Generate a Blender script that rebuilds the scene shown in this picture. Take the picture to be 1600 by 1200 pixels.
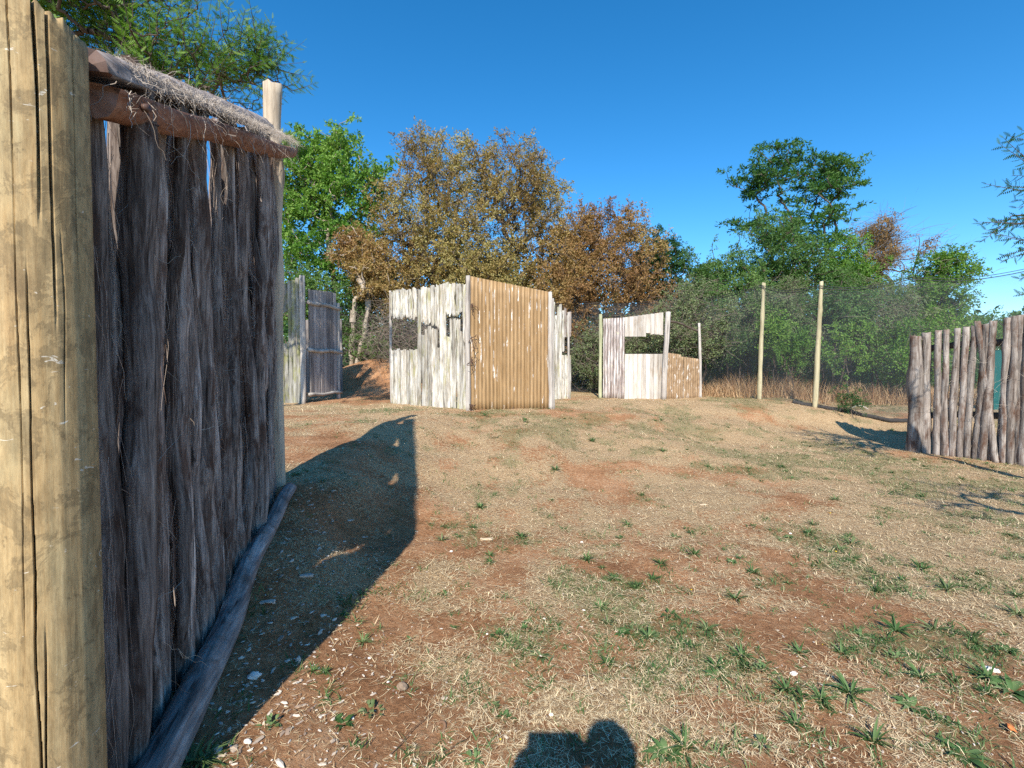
import bpy, math, random
import numpy as np
from mathutils import Vector

for o in list(bpy.data.objects): bpy.data.objects.remove(o)
SC = bpy.context.scene
COL = SC.collection

# ------------------------------------------------------------------ camera
CAMH = 1.6
PITCH = math.radians(2.14)
F = 750.0 / 1600.0
cd = bpy.data.cameras.new('camera'); cam = bpy.data.objects.new('camera', cd); COL.objects.link(cam)
cam.location = (0, 0, CAMH); cam.rotation_euler = (math.radians(90) - PITCH, 0, 0)
cd.sensor_width = 36; cd.lens = 36 * F; cd.clip_start = 0.02; cd.clip_end = 2000
SC.camera = cam

# ------------------------------------------------------------------ sky + sun
SUN_AZ, SUN_TAN = 0.092, 0.815                # light travels (+SUN_AZ, +1, -SUN_TAN)
v = Vector((-SUN_AZ, -1, SUN_TAN)).normalized()
elev = math.asin(v.z); az = math.atan2(v.x, v.y)
W = bpy.data.worlds.new("World"); SC.world = W; W.use_nodes = True
wn = W.node_tree.nodes; wl = W.node_tree.links; wn.clear()
sky = wn.new('ShaderNodeTexSky'); sky.sky_type = 'NISHITA'; sky.sun_disc = False
sky.sun_elevation = elev; sky.sun_rotation = az; sky.air_density = 1.0; sky.dust_density = 0.25; sky.ozone_density = 3.0; sky.altitude = 1500
hs = wn.new('ShaderNodeHueSaturation'); hs.inputs['Hue'].default_value = .495; hs.inputs['Saturation'].default_value = 1.33; hs.inputs['Value'].default_value = 1.15
bg = wn.new('ShaderNodeBackground'); bg.inputs[1].default_value = 0.14
wo = wn.new('ShaderNodeOutputWorld')
wl.new(sky.outputs[0], hs.inputs['Color']); wl.new(hs.outputs[0], bg.inputs[0]); wl.new(bg.outputs[0], wo.inputs[0])
sd = bpy.data.lights.new('sun', 'SUN'); sd.energy = 5.0; sd.angle = math.radians(0.5); sd.color = (1.0, 0.91, 0.79)
sun = bpy.data.objects.new('sun', sd); COL.objects.link(sun)
sun.rotation_euler = (-v).to_track_quat('-Z', 'Y').to_euler(); sun.location = (0, -10, 12)
SC.view_settings.view_transform = 'Standard'; SC.view_settings.look = 'None'
SC.view_settings.gamma = 1; SC.view_settings.use_curve_mapping = False; SC.view_settings.exposure = 0.56
SC.render.engine = 'CYCLES'
SC.cycles.use_denoising = False
SC.cycles.transparent_max_bounces = 12; SC.cycles.max_bounces = 5; SC.cycles.diffuse_bounces = 3
SC.cycles.glossy_bounces = 2; SC.cycles.transmission_bounces = 3; SC.cycles.sample_clamp_indirect = 5

rng = np.random.default_rng(11); random.seed(5)
CP, SP = math.cos(PITCH), math.sin(PITCH)

def PT(px, py, d):
    """point seen at photograph pixel (px,py), at distance d along +Y"""
    a = (px - 800) / 750.0; b = (600 - py) / 750.0
    y = CP + b * SP; z = b * CP - SP
    return np.array([a / y * d, d, CAMH + z / y * d])

# ------------------------------------------------------------------ noise
def _h(ix, iy, iz, s):
    n = (ix.astype(np.int64) * 374761393 + iy.astype(np.int64) * 668265263 + iz.astype(np.int64) * 2147483647 + s * 974634777) & 0xffffffff
    n = ((n ^ (n >> 13)) * 1274126177) & 0xffffffff
    n = n ^ (n >> 16)
    return (n & 0xffff) / 65535.0
def vn(x, y, z=0.0, s=0):
    x, y, z = np.broadcast_arrays(np.asarray(x, float), np.asarray(y, float), np.asarray(z, float))
    ix, iy, iz = np.floor(x), np.floor(y), np.floor(z)
    fx, fy, fz = x - ix, y - iy, z - iz
    fx, fy, fz = [t * t * (3 - 2 * t) for t in (fx, fy, fz)]
    r = 0
    for dx in (0, 1):
        for dy in (0, 1):
            for dz in (0, 1):
                w = (fx if dx else 1 - fx) * (fy if dy else 1 - fy) * (fz if dz else 1 - fz)
                r = r + w * _h(ix + dx, iy + dy, iz + dz, s)
    return r
def fbm(x, y, z=0.0, s=0, o=4):
    r = 0; a = .5; t = 0
    for k in range(o):
        r = r + a * vn(np.asarray(x) * 2**k, np.asarray(y) * 2**k, np.asarray(z) * 2**k, s + k * 7); t += a; a *= .5
    return r / t

# ------------------------------------------------------------------ terrain height
CPTS = np.array([
 (0,-6,0,3),(0,-2,0,1.5),(0,0,0,1),(3,0,0,1.6),(6,0,0,2),(-3,0,.15,1.2),(-1.25,1.3,.15,.5),(-1.3,2,.22,.5),(-1.7,3,.38,.5),
 (-2.05,4.1,.54,.5),(-1.95,5.0,.60,.5),(-1.9,6,.70,.55),(-1.85,7,.76,.6),(-1.7,8,.77,.7),(-.9,4.0,.08,.45),(-1.1,5.2,.2,.45),(-1.33,6.2,.38,.45),
 (-.6,2.6,.02,.6),(0,2,0,.8),(0,4,.03,.7),(-.2,5.4,.12,.6),(-.4,6.6,.35,.6),(0,7.6,.58,.7),(0,8.4,.70,.7),(0,9.3,.75,.8),(-3,9,.77,1),(-3,10.5,.75,1),
 (2,4,0,1),(2,6,.06,.8),(1.6,7.2,.28,.7),(2,8.4,.48,.7),(2,10,.66,.8),(2,12,.75,1),(3.6,12.7,.75,1),(4,6,.05,1),(4,8,.17,.9),(4,10,.45,.8),(4.2,11.8,.72,.8),
 (5.6,11.6,.66,.8),(5.8,12.6,.75,.8),(6,8,.1,1),(6.2,10,.25,.8),(6.7,12.6,.74,.7),(7.3,11.3,.58,.7),(7,8.5,.09,.8),(8,7,.06,1),(9,9.5,.3,.9),(8.6,11.2,.45,.8),(7.1,9.9,.10,.55),(8.0,10.2,.12,.6),
 (10,12,.5,1.2),(12,14,.6,2),(-4.7,11,.75,1),(-8,11,.75,2),(-4,8,.8,1.2),(-3.4,6,.72,.8),(-3.3,4.2,.6,.8),(-6,5,.6,2),(-3,2,.25,.8),
 (0,13,.75,2),(5,15,.75,2),(0,20,.75,5),(20,20,.7,6),(-20,20,.8,6),(12,3,0,3),(-12,0,.3,4)], float)
MND = [(-4.6, 15.2, .95, 1.7, 1.5), (-3.2, 14.9, .45, 1.1, 1.1)]
def H0(x, y):
    x = np.asarray(x, float); y = np.asarray(y, float)
    num = np.zeros(x.shape); den = np.zeros(x.shape) + 1e-12
    for cx, cy, cz, s in CPTS:
        r2 = (x - cx)**2 + (y - cy)**2
        w = np.exp(-r2 / (2 * (s * .8)**2)) + 1e-5 / (1 + r2)
        num += w * cz; den += w
    h = num / den
    for cx, cy, a, sx, sy in MND:
        h = h + a * np.exp(-(((x - cx) / sx)**2 + ((y - cy) / sy)**2))
    return h
def H(x, y):
    x = np.asarray(x, float); y = np.asarray(y, float)
    return H0(x, y) + (fbm(x * 1.3, y * 1.3, 0, 3, 3) - .5) * .07 + (fbm(x * 7, y * 7, 0, 9, 3) - .5) * .032
def h1(x, y): return float(H(np.array([x]), np.array([y]))[0])
def ground_at(px, py):
    a = PT(px, py, 1.0) - np.array([0, 0, CAMH])
    d = np.geomspace(1.2, 40, 3000); x = a[0] * d; z = CAMH + a[2] * d
    k = np.argmax(z < H(x, d)); return np.array([x[k], d[k], h1(x[k], d[k])])
def cover(x, y):
    """0 bare red soil, 1 full straw"""
    n = fbm(x * .9, y * .9, 0, 21, 4); n2 = fbm(x * 3.5, y * 3.5, 0, 22, 3)
    c = (n - .5) * 3.2 + (n2 - .5) * 1.6 + .53
    bare = np.exp(-(((x + .5) / 1.0)**2 + ((y - 2.9) / 1.5)**2)) * .62 + np.exp(-(((x + 1.0) / .7)**2 + ((y - 1.7) / 1.0)**2)) * .5
    bare = bare + .75 * np.exp(-(((x + .9) / .45)**2 + ((y - 7.0) / .5)**2)) + .5 * np.exp(-(((x - .1) / .6)**2 + ((y - 7.6) / .3)**2))
    c = c - bare + .38 * np.clip((y - 3.0) / 3, 0, 1) + .2 * np.clip(x / 4, 0, 1)
    for cx, cy, a_, sx, sy in MND: c = c - 1.6 * np.exp(-(((x - cx) / sx)**2 + ((y - cy) / sy)**2))
    c = c - 1.2 * np.exp(-((x + 3.6) / 1.6)**2 - ((y - 13.0) / 1.6)**2) - .9*np.exp(-((x - 1.9)/.5)**2-((y-13.2)/1.0)**2)
    return np.clip(c, 0, 1)
def green(x, y):
    n = fbm(x * .7, y * .7, 0, 41, 3); n2 = fbm(x * 2.6, y * 2.6, 0, 42, 3)
    g = (n - .5) * 3 + (n2 - .5) * 3.4 + .04 + .34 * np.clip((x - .5) / 4, 0, 1) + .25 * np.exp(-((y - 8.8) / 1.0)**2)
    return np.clip(g, 0, 1)

# ------------------------------------------------------------------ object helpers
def tag(o, label=None, cat=None, group=None, kind=None):
    if label: o['label'] = label
    if cat: o['category'] = cat
    if group: o['group'] = group
    if kind: o['kind'] = kind
    return o
def thing(name, label, cat, loc=(0, 0, 0), rz=0, group=None):
    o = bpy.data.objects.new(name, None); COL.objects.link(o)
    o.location = loc; o.rotation_euler = (0, 0, rz); o.empty_display_size = .2
    return tag(o, label, cat, group)
def link(name, me, parent=None, loc=(0, 0, 0), rot=(0, 0, 0)):
    o = bpy.data.objects.new(name, me); COL.objects.link(o)
    o.location = loc; o.rotation_euler = rot
    if parent: o.parent = parent
    return o
def npmesh(name, V, faces, m=None, smooth=True, attrs=None):
    """V (n,3); faces: list of (m,k) int arrays"""
    V = np.asarray(V, np.float32); me = bpy.data.meshes.new(name)
    faces = [np.asarray(f, np.int32) for f in (faces if isinstance(faces, (list, tuple)) else [faces]) if len(f)]
    nl = sum(f.size for f in faces); nf = sum(len(f) for f in faces)
    me.vertices.add(len(V)); me.vertices.foreach_set('co', V.ravel())
    me.loops.add(nl); me.loops.foreach_set('vertex_index', np.concatenate([f.ravel() for f in faces]))
    me.polygons.add(nf)
    tot = np.concatenate([np.full(len(f), f.shape[1], np.int32) for f in faces])
    st = np.concatenate([[0], np.cumsum(tot)[:-1]]).astype(np.int32)
    me.polygons.foreach_set('loop_start', st); me.polygons.foreach_set('loop_total', tot)
    me.polygons.foreach_set('use_smooth', np.full(nf, smooth, bool))
    me.update(calc_edges=True)
    for k, a in (attrs or {}).items():
        at = me.attributes.new(k, 'FLOAT', 'POINT'); at.data.foreach_set('value', np.asarray(a, np.float32))
    if m: me.materials.append(m)
    me.validate()
    return me
def sweep(path, rad, sides=8, off=None, cap=True):
    """tube verts and faces round a path; off(theta, s)->radius factor"""
    P = np.asarray(path, float); n = len(P); rad = np.broadcast_to(rad, (n,)).astype(float)
    T = np.gradient(P, axis=0); T /= np.linalg.norm(T, axis=1, keepdims=True) + 1e-9
    ref = np.array([0, 1.0, 0]) if abs(T[:, 1]).mean() < .8 else np.array([1.0, 0, 0])
    A = np.cross(T, ref); A /= np.linalg.norm(A, axis=1, keepdims=True) + 1e-9
    B = np.cross(T, A)
    th = np.linspace(0, 2 * math.pi, sides, endpoint=False)
    R = rad[:, None] * np.ones((n, sides))
    if off is not None:
        S = np.concatenate([[0], np.cumsum(np.linalg.norm(np.diff(P, axis=0), axis=1))])
        R = R * off(th[None, :], S[:, None])
    V = P[:, None] + (A[:, None] * np.cos(th)[None, :, None] + B[:, None] * np.sin(th)[None, :, None]) * R[..., None]
    V = V.reshape(-1, 3)
    i = np.arange(n - 1)[:, None] * sides; j = np.arange(sides)[None]; k = (j + 1) % sides
    Q = np.stack([i + j, i + k, i + sides + k, i + sides + j], -1).reshape(-1, 4)
    if cap:
        nv = len(V); V = np.vstack([V, P[0], P[-1]])
        j = np.arange(sides); k = (j + 1) % sides
        T3 = np.vstack([np.stack([k, j, np.full(sides, nv)], 1), np.stack([(n - 1) * sides + j, (n - 1) * sides + k, np.full(sides, nv + 1)], 1)])
        return V, [Q, T3]
    return V, [Q]
class MB:
    """collects swept tubes and boxes into one mesh"""
    def __init__(s): s.V = []; s.Q = []; s.T = []; s.n = 0
    def add(s, V, faces):
        for f in faces:
            f = np.asarray(f)
            if len(f): (s.Q if f.shape[1] == 4 else s.T).append(f + s.n)
        s.V.append(V); s.n += len(V)
    def tube(s, *a, **k): s.add(*sweep(*a, **k))
    def mesh(s, name, m, smooth=True):
        fs = []
        if s.Q: fs.append(np.vstack(s.Q))
        if s.T: fs.append(np.vstack(s.T))
        return npmesh(name, np.vstack(s.V), fs, m, smooth)
def ribbons(P, D, N, L, Wd, bend, seg=2):
    """many bent blades. P base, D direction, N bend direction, L length, Wd width"""
    n = len(P); S = np.cross(D, N); S /= np.linalg.norm(S, axis=1, keepdims=True) + 1e-9
    rows = []
    for k in range(seg + 1):
        t = k / seg
        c = P + D * (L * t)[:, None] + N * (bend * L * t * t)[:, None]
        w = Wd * (1 - t) ** .6 if k < seg else Wd * 0
        if k < seg: rows += [c - S * w[:, None] / 2, c + S * w[:, None] / 2]
        else: rows += [c]
    V = np.stack(rows, 1); m = V.shape[1]; V = V.reshape(-1, 3)
    b = np.arange(n)[:, None] * m
    Q = [b + np.array([[2*k, 2*k+1, 2*k+3, 2*k+2]]) for k in range(seg - 1)]
    T = b + np.array([[2*(seg-1), 2*(seg-1)+1, 2*seg]])
    return V, ([np.vstack(Q)] if Q else []) + [T], m

# ------------------------------------------------------------------ materials
def newmat(name, rough=.85, spec=.2):
    m = bpy.data.materials.new(name); m.use_nodes = True; nt = m.node_tree
    b = nt.nodes['Principled BSDF']; b.inputs['Roughness'].default_value = rough
    b.inputs['Specular IOR Level'].default_value = spec
    return m, nt, b
def N(nt, t, **k):
    n = nt.nodes.new(t)
    for a, b in k.items(): setattr(n, a, b)
    return n
def ramp(nt, fac, stops, interp='LINEAR'):
    r = N(nt, 'ShaderNodeValToRGB'); r.color_ramp.interpolation = interp
    e = r.color_ramp.elements
    while len(e) > 1: e.remove(e[-1])
    e[0].position = stops[0][0]; e[0].color = (*stops[0][1], 1)
    for p, c in stops[1:]:
        q = e.new(p); q.color = (*c, 1)
    nt.links.new(fac, r.inputs[0]); return r.outputs[0]
def g3(v): return (v, v, v)
def coords(nt, scale=(1, 1, 1), rnd=True, src='Object'):
    tc = N(nt, 'ShaderNodeTexCoord'); mp = N(nt, 'ShaderNodeMapping'); mp.inputs['Scale'].default_value = scale
    nt.links.new(tc.outputs[src], mp.inputs[0])
    if rnd:
        oi = N(nt, 'ShaderNodeObjectInfo'); mu = N(nt, 'ShaderNodeMath', operation='MULTIPLY'); mu.inputs[1].default_value = 37.0
        nt.links.new(oi.outputs['Random'], mu.inputs[0]); nt.links.new(mu.outputs[0], mp.inputs['Location'])
    return mp.outputs[0]
def noise(nt, co, scale, detail=5, rough=.6, dist=0):
    n = N(nt, 'ShaderNodeTexNoise'); n.inputs['Scale'].default_value = scale; n.inputs['Detail'].default_value = detail
    n.inputs['Roughness'].default_value = rough; n.inputs['Distortion'].default_value = dist
    nt.links.new(co, n.inputs['Vector']); return n.outputs[0]
def mix(nt, f, a, b, mode='MIX'):
    m = N(nt, 'ShaderNodeMix', data_type='RGBA', blend_type=mode)
    for s, v_ in ((m.inputs[0], f), (m.inputs[6], a), (m.inputs[7], b)):
        if isinstance(v_, (int, float)): s.default_value = v_
        elif isinstance(v_, tuple): s.default_value = (*v_, 1)
        else: nt.links.new(v_, s)
    return m.outputs[2]
def bump(nt, b, h, strength, dist):
    n = N(nt, 'ShaderNodeBump'); n.inputs['Strength'].default_value = strength; n.inputs['Distance'].default_value = dist
    nt.links.new(h, n.inputs['Height']); nt.links.new(n.outputs[0], b.inputs['Normal'])
def math2(nt, op, a, b):
    m = N(nt, 'ShaderNodeMath', operation=op)
    for s, v_ in zip(m.inputs, (a, b)):
        if isinstance(v_, (int, float)): s.default_value = v_
        else: nt.links.new(v_, s)
    return m.outputs[0]

def wood(name, cols, streak=70, zs=.06, patch=None, patchcol=None, patchthr=(.5, .62), var=.35, bmp=.6, bd=.004, axis='z', dark=.25, crack=.5):
    """weathered wood: fibres stretched along the grain, patches, per-piece tone"""
    m, nt, b = newmat(name, .9, .12)
    sc = {'z': (1, 1, zs), 'x': (zs, 1, 1), 'y': (1, zs, 1)}[axis]
    co = coords(nt, sc); co2 = coords(nt, (1, 1, .35) if axis == 'z' else (1, 1, 1))
    fine = noise(nt, co, streak, 8, .65, .3); mid = noise(nt, co, streak * .22, 6, .6, .4); big = noise(nt, co2, 5, 5, .6)
    f = math2(nt, 'ADD', math2(nt, 'MULTIPLY', fine, .45), math2(nt, 'MULTIPLY', mid, .55))
    k = len(cols); c = ramp(nt, f, [(.32 + .36 * i / (k - 1), cols[i]) for i in range(k)])
    if patch:
        pf = ramp(nt, noise(nt, co2, patch, 7, .7, .2), [(patchthr[0], g3(0)), (patchthr[1], g3(1))])
        c = mix(nt, pf, c, patchcol)
    c = mix(nt, 1.0, c, ramp(nt, big, [(.3, g3(1 - dark)), (.7, g3(1.05))]), 'MULTIPLY')
    ck = ramp(nt, noise(nt, co, streak * .5, 4, .5, .6), [(.30, g3(1 - crack)), (.38, g3(1))])
    c = mix(nt, 1.0, c, ck, 'MULTIPLY')
    oi = N(nt, 'ShaderNodeObjectInfo')
    c = mix(nt, 1.0, c, ramp(nt, oi.outputs['Random'], [(0, g3(1 - var)), (1, g3(1 + var * .3))]), 'MULTIPLY')
    nt.links.new(c, b.inputs['Base Color'])
    bump(nt, b, f, bmp, bd)
    return m

M = {}
M['pole'] = wood('bark_stripped_pole', [(.06, .045, .038), (.22, .17, .145), (.55, .47, .42), (.95, .88, .81)], 110, .055, 9, (.17, .11, .085), (.5, .62), .55, 1.0, .009, dark=.5, crack=.75)
M['gum'] = None
M['rail'] = wood('reddish_split_timber', [(.11, .055, .038), (.29, .15, .105), (.46, .29, .22)], 60, .06, 7, (.28, .22, .2), (.55, .7), .2, .7, .004, axis='y')
M['log'] = wood('grey_ground_log', [(.10, .08, .075), (.36, .31, .29), (.70, .64, .60)], 60, .08, 6, (.22, .16, .13), (.52, .66), .1, 1.0, .006, axis='y', crack=.7, dark=.4)
M['endgrain'] = wood('end_grain', [(.14, .09, .08), (.32, .22, .19), (.4, .3, .26)], 25, 1, None, None)
M['palepost'] = wood('pale_debarked_post', [(.35, .27, .19), (.58, .49, .37), (.72, .64, .5)], 50, .06, 6, (.40, .32, .24), (.55, .72), .1)
M['slab'] = wood('bleached_slab', [(.10, .08, .065), (.44, .40, .33), (.75, .735, .67), (.82, .81, .75)], 40, .12, 5.5, (.46, .44, .25), (.53, .66), .35, 1.0, .01, dark=.4, crack=.75)
M['greyslab'] = wood('grey_slab', [(.10, .09, .075), (.34, .33, .29), (.58, .57, .50)], 40, .1, 6, (.30, .30, .14), (.48, .6), .4, .9, .01, dark=.45, crack=.7)
M['greyboard'] = wood('grey_board', [(.16, .13, .12), (.38, .34, .32), (.60, .55, .51)], 45, .06, None, None, var=.55, dark=.3)
M['whiteboard'] = wood('bleached_board', [(.36, .30, .25), (.62, .57, .50), (.76, .73, .67)], 40, .06, 6, (.45, .36, .27), (.54, .7), .35, dark=.25)
M['whitepost'] = wood('bleached_post', [(.20, .17, .15), (.50, .46, .41), (.70, .66, .60)], 45, .06, None, None, var=.2)
M['greenpost'] = wood('treated_green_post', [(.30, .32, .17), (.50, .51, .32), (.62, .62, .45)], 40, .06, None, None, var=.05)
M['netpole'] = wood('pale_net_pole', [(.26, .22, .12), (.48, .43, .27), (.62, .57, .40)], 40, .06, 5, (.25, .2, .13), (.58, .7), .1)
M['stake'] = wood('weathered_stake', [(.08, .06, .05), (.27, .225, .195), (.48, .43, .385), (.70, .66, .61)], 60, .07, 8, (.18, .11, .08), (.5, .64), .35, 1.0, .008, dark=.5)
M['trunkpale'] = wood('pale_trunk', [(.22, .17, .13), (.45, .38, .3), (.6, .53, .44)], 12, .3, None, None, var=.1)
M['trunkdark'] = wood('dark_trunk', [(.05, .04, .032), (.12, .095, .075), (.2, .165, .135)], 12, .3, None, None, var=.2)

def gum_material():
    m, nt, b = newmat('yellow_gum_post', .75, .25)
    co = coords(nt, (1, 1, .035), False); co1 = coords(nt, (1, 1, .4), False); co2 = coords(nt, (1, 1, 2.2), False)
    fine = noise(nt, co, 170, 12, .8, .2); mid = noise(nt, co, 26, 6, .6, .3)
    f = math2(nt, 'ADD', math2(nt, 'MULTIPLY', fine, .55), math2(nt, 'MULTIPLY', mid, .45))
    c = ramp(nt, f, [(.34, (.16, .09, .04)), (.42, (.38, .26, .12)), (.55, (.47, .35, .18)), (.7, (.57, .46, .27))])
    gr = ramp(nt, noise(nt, co1, 4.5, 5, .6), [(.52, g3(0)), (.7, g3(.5))])
    c = mix(nt, gr, c, mix(nt, f, (.2, .2, .11), (.42, .42, .27)))
    st = ramp(nt, noise(nt, coords(nt, (1, 1, .9), False), 8, 8, .72, .5), [(.52, g3(0)), (.56, g3(.6)), (.62, g3(.35)), (.72, g3(.7))])   # stepped bark remnants
    c = mix(nt, st, c, mix(nt, f, (.09, .065, .035), (.28, .21, .11)))
    rd = ramp(nt, noise(nt, co1, 2.6, 3, .5), [(.58, g3(0)), (.7, g3(.6))])
    c = mix(nt, rd, c, (.36, .20, .10))
    wh = ramp(nt, noise(nt, co2, 26, 3, .5, 1), [(.70, g3(0)), (.73, g3(.9))])
    c = mix(nt, wh, c, (.72, .66, .54))
    ck = ramp(nt, noise(nt, coords(nt, (1, 1, .02), False), 60, 4, .55, .4), [(.31, g3(.35)), (.345, g3(1))]); c = mix(nt, 1.0, c, ck, 'MULTIPLY')
    c = mix(nt, 1.0, c, ramp(nt, noise(nt, coords(nt, (1, 1, .25), False), 45, 8, .75), [(.38, g3(.66)), (.6, g3(1.06))]), 'MULTIPLY')
    nt.links.new(c, b.inputs['Base Color'])
    h = math2(nt, 'ADD', math2(nt, 'MULTIPLY', f, .6), math2(nt, 'MULTIPLY', st, -.15))
    bump(nt, b, h, .5, .004)
    return m
M['gum'] = gum_material()

def fibre_mat(name, c1, c2):
    m, nt, b = newmat(name, .9, .1)
    a = N(nt, 'ShaderNodeAttribute', attribute_name='rnd')
    nt.links.new(ramp(nt, a.outputs['Fac'], [(0, c1), (1, c2)]), b.inputs['Base Color'])
    return m
M['fibre'] = fibre_mat('bark_fibre', (.16, .10, .075), (.55, .46, .39))
M['fibre2'] = fibre_mat('grey_thatch_fibre', (.17, .135, .105), (.56, .49, .41))
M['straw'] = fibre_mat('dry_straw', (.32, .20, .10), (.95, .79, .50))
M['chips'] = fibre_mat('wood_chips', (.20, .12, .075), (.74, .68, .58))
M['drygrass'] = fibre_mat('red_dry_grass', (.27, .13, .06), (.62, .45, .26))
M['grass'] = fibre_mat('short_green_grass', (.09, .12, .045), (.24, .26, .12))

def leafmat(name, c1, c2, c3=None, trans=.35, spec=.25):
    m, nt, b = newmat(name, .6, spec)
    a = N(nt, 'ShaderNodeAttribute', attribute_name='rnd'); 
    st = [(0, c1), (.55, c2)] + ([(1, c3)] if c3 else [])
    c = ramp(nt, a.outputs['Fac'], st)
    nt.links.new(c, b.inputs['Base Color'])
    tr = N(nt, 'ShaderNodeBsdfTranslucent'); nt.links.new(mix(nt, 1.0, c, (1.1, 1.25, .6), 'MULTIPLY'), tr.inputs[0])
    mx = N(nt, 'ShaderNodeMixShader'); mx.inputs[0].default_value = trans
    nt.links.new(b.outputs[0], mx.inputs[1]); nt.links.new(tr.outputs[0], mx.inputs[2])
    nt.links.new(mx.outputs[0], nt.nodes['Material Output'].inputs[0])
    return m
M['l_bright'] = leafmat('bright_green_leaf', (.06, .15, .02), (.125, .27, .04), (.24, .37, .08))
M['l_tan'] = leafmat('olive_brown_leaf', (.16, .09, .04), (.34, .245, .09), (.46, .42, .17), .35)
M['l_rust'] = leafmat('rusty_brown_leaf', (.17, .085, .038), (.34, .20, .085), (.46, .36, .14), .35)
M['l_dark'] = leafmat('dark_green_leaf', (.022, .065, .02), (.045, .12, .035), (.09, .19, .05), .3)
M['l_grey'] = leafmat('grey_green_leaf', (.11, .15, .07), (.20, .26, .12), (.33, .37, .19), .35)
M['l_mid2'] = leafmat('deep_green_leaf', (.035, .10, .025), (.075, .18, .045), (.15, .27, .07), .4)
M['l_mid'] = leafmat('mid_green_leaf', (.06, .13, .035), (.12, .225, .06), (.22, .33, .10), .4)
M['l_lime'] = leafmat('lime_green_leaf', (.09, .19, .03), (.16, .30, .05), (.25, .38, .09), .4)
M['l_acacia'] = leafmat('feathery_green_leaf', (.065, .155, .025), (.13, .25, .045), (.27, .38, .09), .45)
M['l_weed'] = leafmat('weed_leaf', (.05, .11, .03), (.09, .17, .055), (.17, .25, .10), .25)
M['l_weed2'] = leafmat('pale_weed_leaf', (.09, .14, .05), (.16, .21, .09), (.25, .29, .14), .25)

def soil_material():
    m, nt, b = newmat('red_soil_and_straw', .95, .08)
    co = coords(nt, (1, 1, 1), False)
    a = N(nt, 'ShaderNodeAttribute', attribute_name='cover'); gr = N(nt, 'ShaderNodeAttribute', attribute_name='green')
    n1 = noise(nt, co, 2.0, 6, .6); n2 = noise(nt, co, 30, 8, .7); n3 = noise(nt, co, 130, 6, .75)
    s = math2(nt, 'ADD', math2(nt, 'MULTIPLY', n1, .35), math2(nt, 'ADD', math2(nt, 'MULTIPLY', n2, .4), math2(nt, 'MULTIPLY', n3, .25)))
    soil = ramp(nt, s, [(.36, (.18, .08, .036)), (.5, (.44, .23, .115)), (.63, (.64, .42, .25))])
    cox = coords(nt, (1, 1, 1), False); 
    v1 = noise(nt, co, 60, 8, .8, 2.5)
    straw = ramp(nt, v1, [(.40, (.16, .09, .045)), (.49, (.44, .31, .175)), (.58, (.80, .64, .38))])
    th = math2(nt, 'ADD', a.outputs['Fac'], math2(nt, 'MULTIPLY', math2(nt, 'SUBTRACT', n2, .5), 3.6))
    f = ramp(nt, th, [(.35, g3(0)), (.75, g3(.85))])
    c = mix(nt, f, soil, straw)
    gf = math2(nt, 'MULTIPLY', ramp(nt, math2(nt, 'ADD', gr.outputs['Fac'], math2(nt, 'MULTIPLY', math2(nt, 'SUBTRACT', n2, .5), 2.5)), [(.6, g3(0)), (1, g3(1))]), .5)
    c = mix(nt, gf, c, (.17, .19, .085))
    nt.links.new(c, b.inputs['Base Color'])
    h = math2(nt, 'ADD', n2, math2(nt, 'MULTIPLY', v1, .6))
    bump(nt, b, h, 1.0, .03)
    return m
M['soil'] = soil_material()

def valley(nt, c, lo=.62):
    """grime and rust sit in the troughs of the sheet"""
    tc = N(nt, 'ShaderNodeTexCoord'); sx = N(nt, 'ShaderNodeSeparateXYZ'); nt.links.new(tc.outputs['Object'], sx.inputs[0])
    m_ = math2(nt, 'COSINE', math2(nt, 'MULTIPLY', sx.outputs[0], 2 * math.pi / .076), 0)
    nz = noise(nt, coords(nt, (1, 1, .3), True), 12, 4, .6)
    g = math2(nt, 'ADD', math2(nt, 'MULTIPLY', m_, -.5), math2(nt, 'MULTIPLY', math2(nt, 'SUBTRACT', nz, .5), 1.2))
    return mix(nt, 1.0, c, ramp(nt, g, [(.0, g3(1)), (.5, g3(lo))]), 'MULTIPLY')
def corr_brown():
    m, nt, b = newmat('brown_painted_iron', .6, .3)
    co = coords(nt, (1, 1, .12), True); co2 = coords(nt, (1, 1, .5), True); co3 = coords(nt, (1, 1, .05), True)
    base = ramp(nt, noise(nt, co, 14, 6, .6), [(.3, (.26, .16, .07)), (.55, (.36, .235, .115)), (.7, (.43, .295, .155))])
    fl = math2(nt, 'ADD', math2(nt, 'MULTIPLY', noise(nt, co3, 26, 3, .5), .62), math2(nt, 'MULTIPLY', noise(nt, co2, 9, 8, .75), .38))
    f = ramp(nt, fl, [(.603, g3(0)), (.617, g3(1))])
    c = mix(nt, f, base, (.74, .71, .66))
    c = valley(nt, c)
    nt.links.new(c, b.inputs['Base Color']); bump(nt, b, fl, .2, .003)
    return m
def corr_flaked():
    m, nt, b = newmat('flaking_ochre_iron', .7, .25)
    co = coords(nt, (1, 1, .25), True); co2 = coords(nt, (1, 1, .7), True)
    base = ramp(nt, noise(nt, co2, 10, 6, .6), [(.3, (.22, .14, .075)), (.6, (.35, .24, .14))])
    f = ramp(nt, noise(nt, co, 16, 8, .75), [(.57, g3(0)), (.60, g3(.9))])
    c = valley(nt, mix(nt, f, base, (.72, .69, .64)), .75)
    nt.links.new(c, b.inputs['Base Color']); return m
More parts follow.
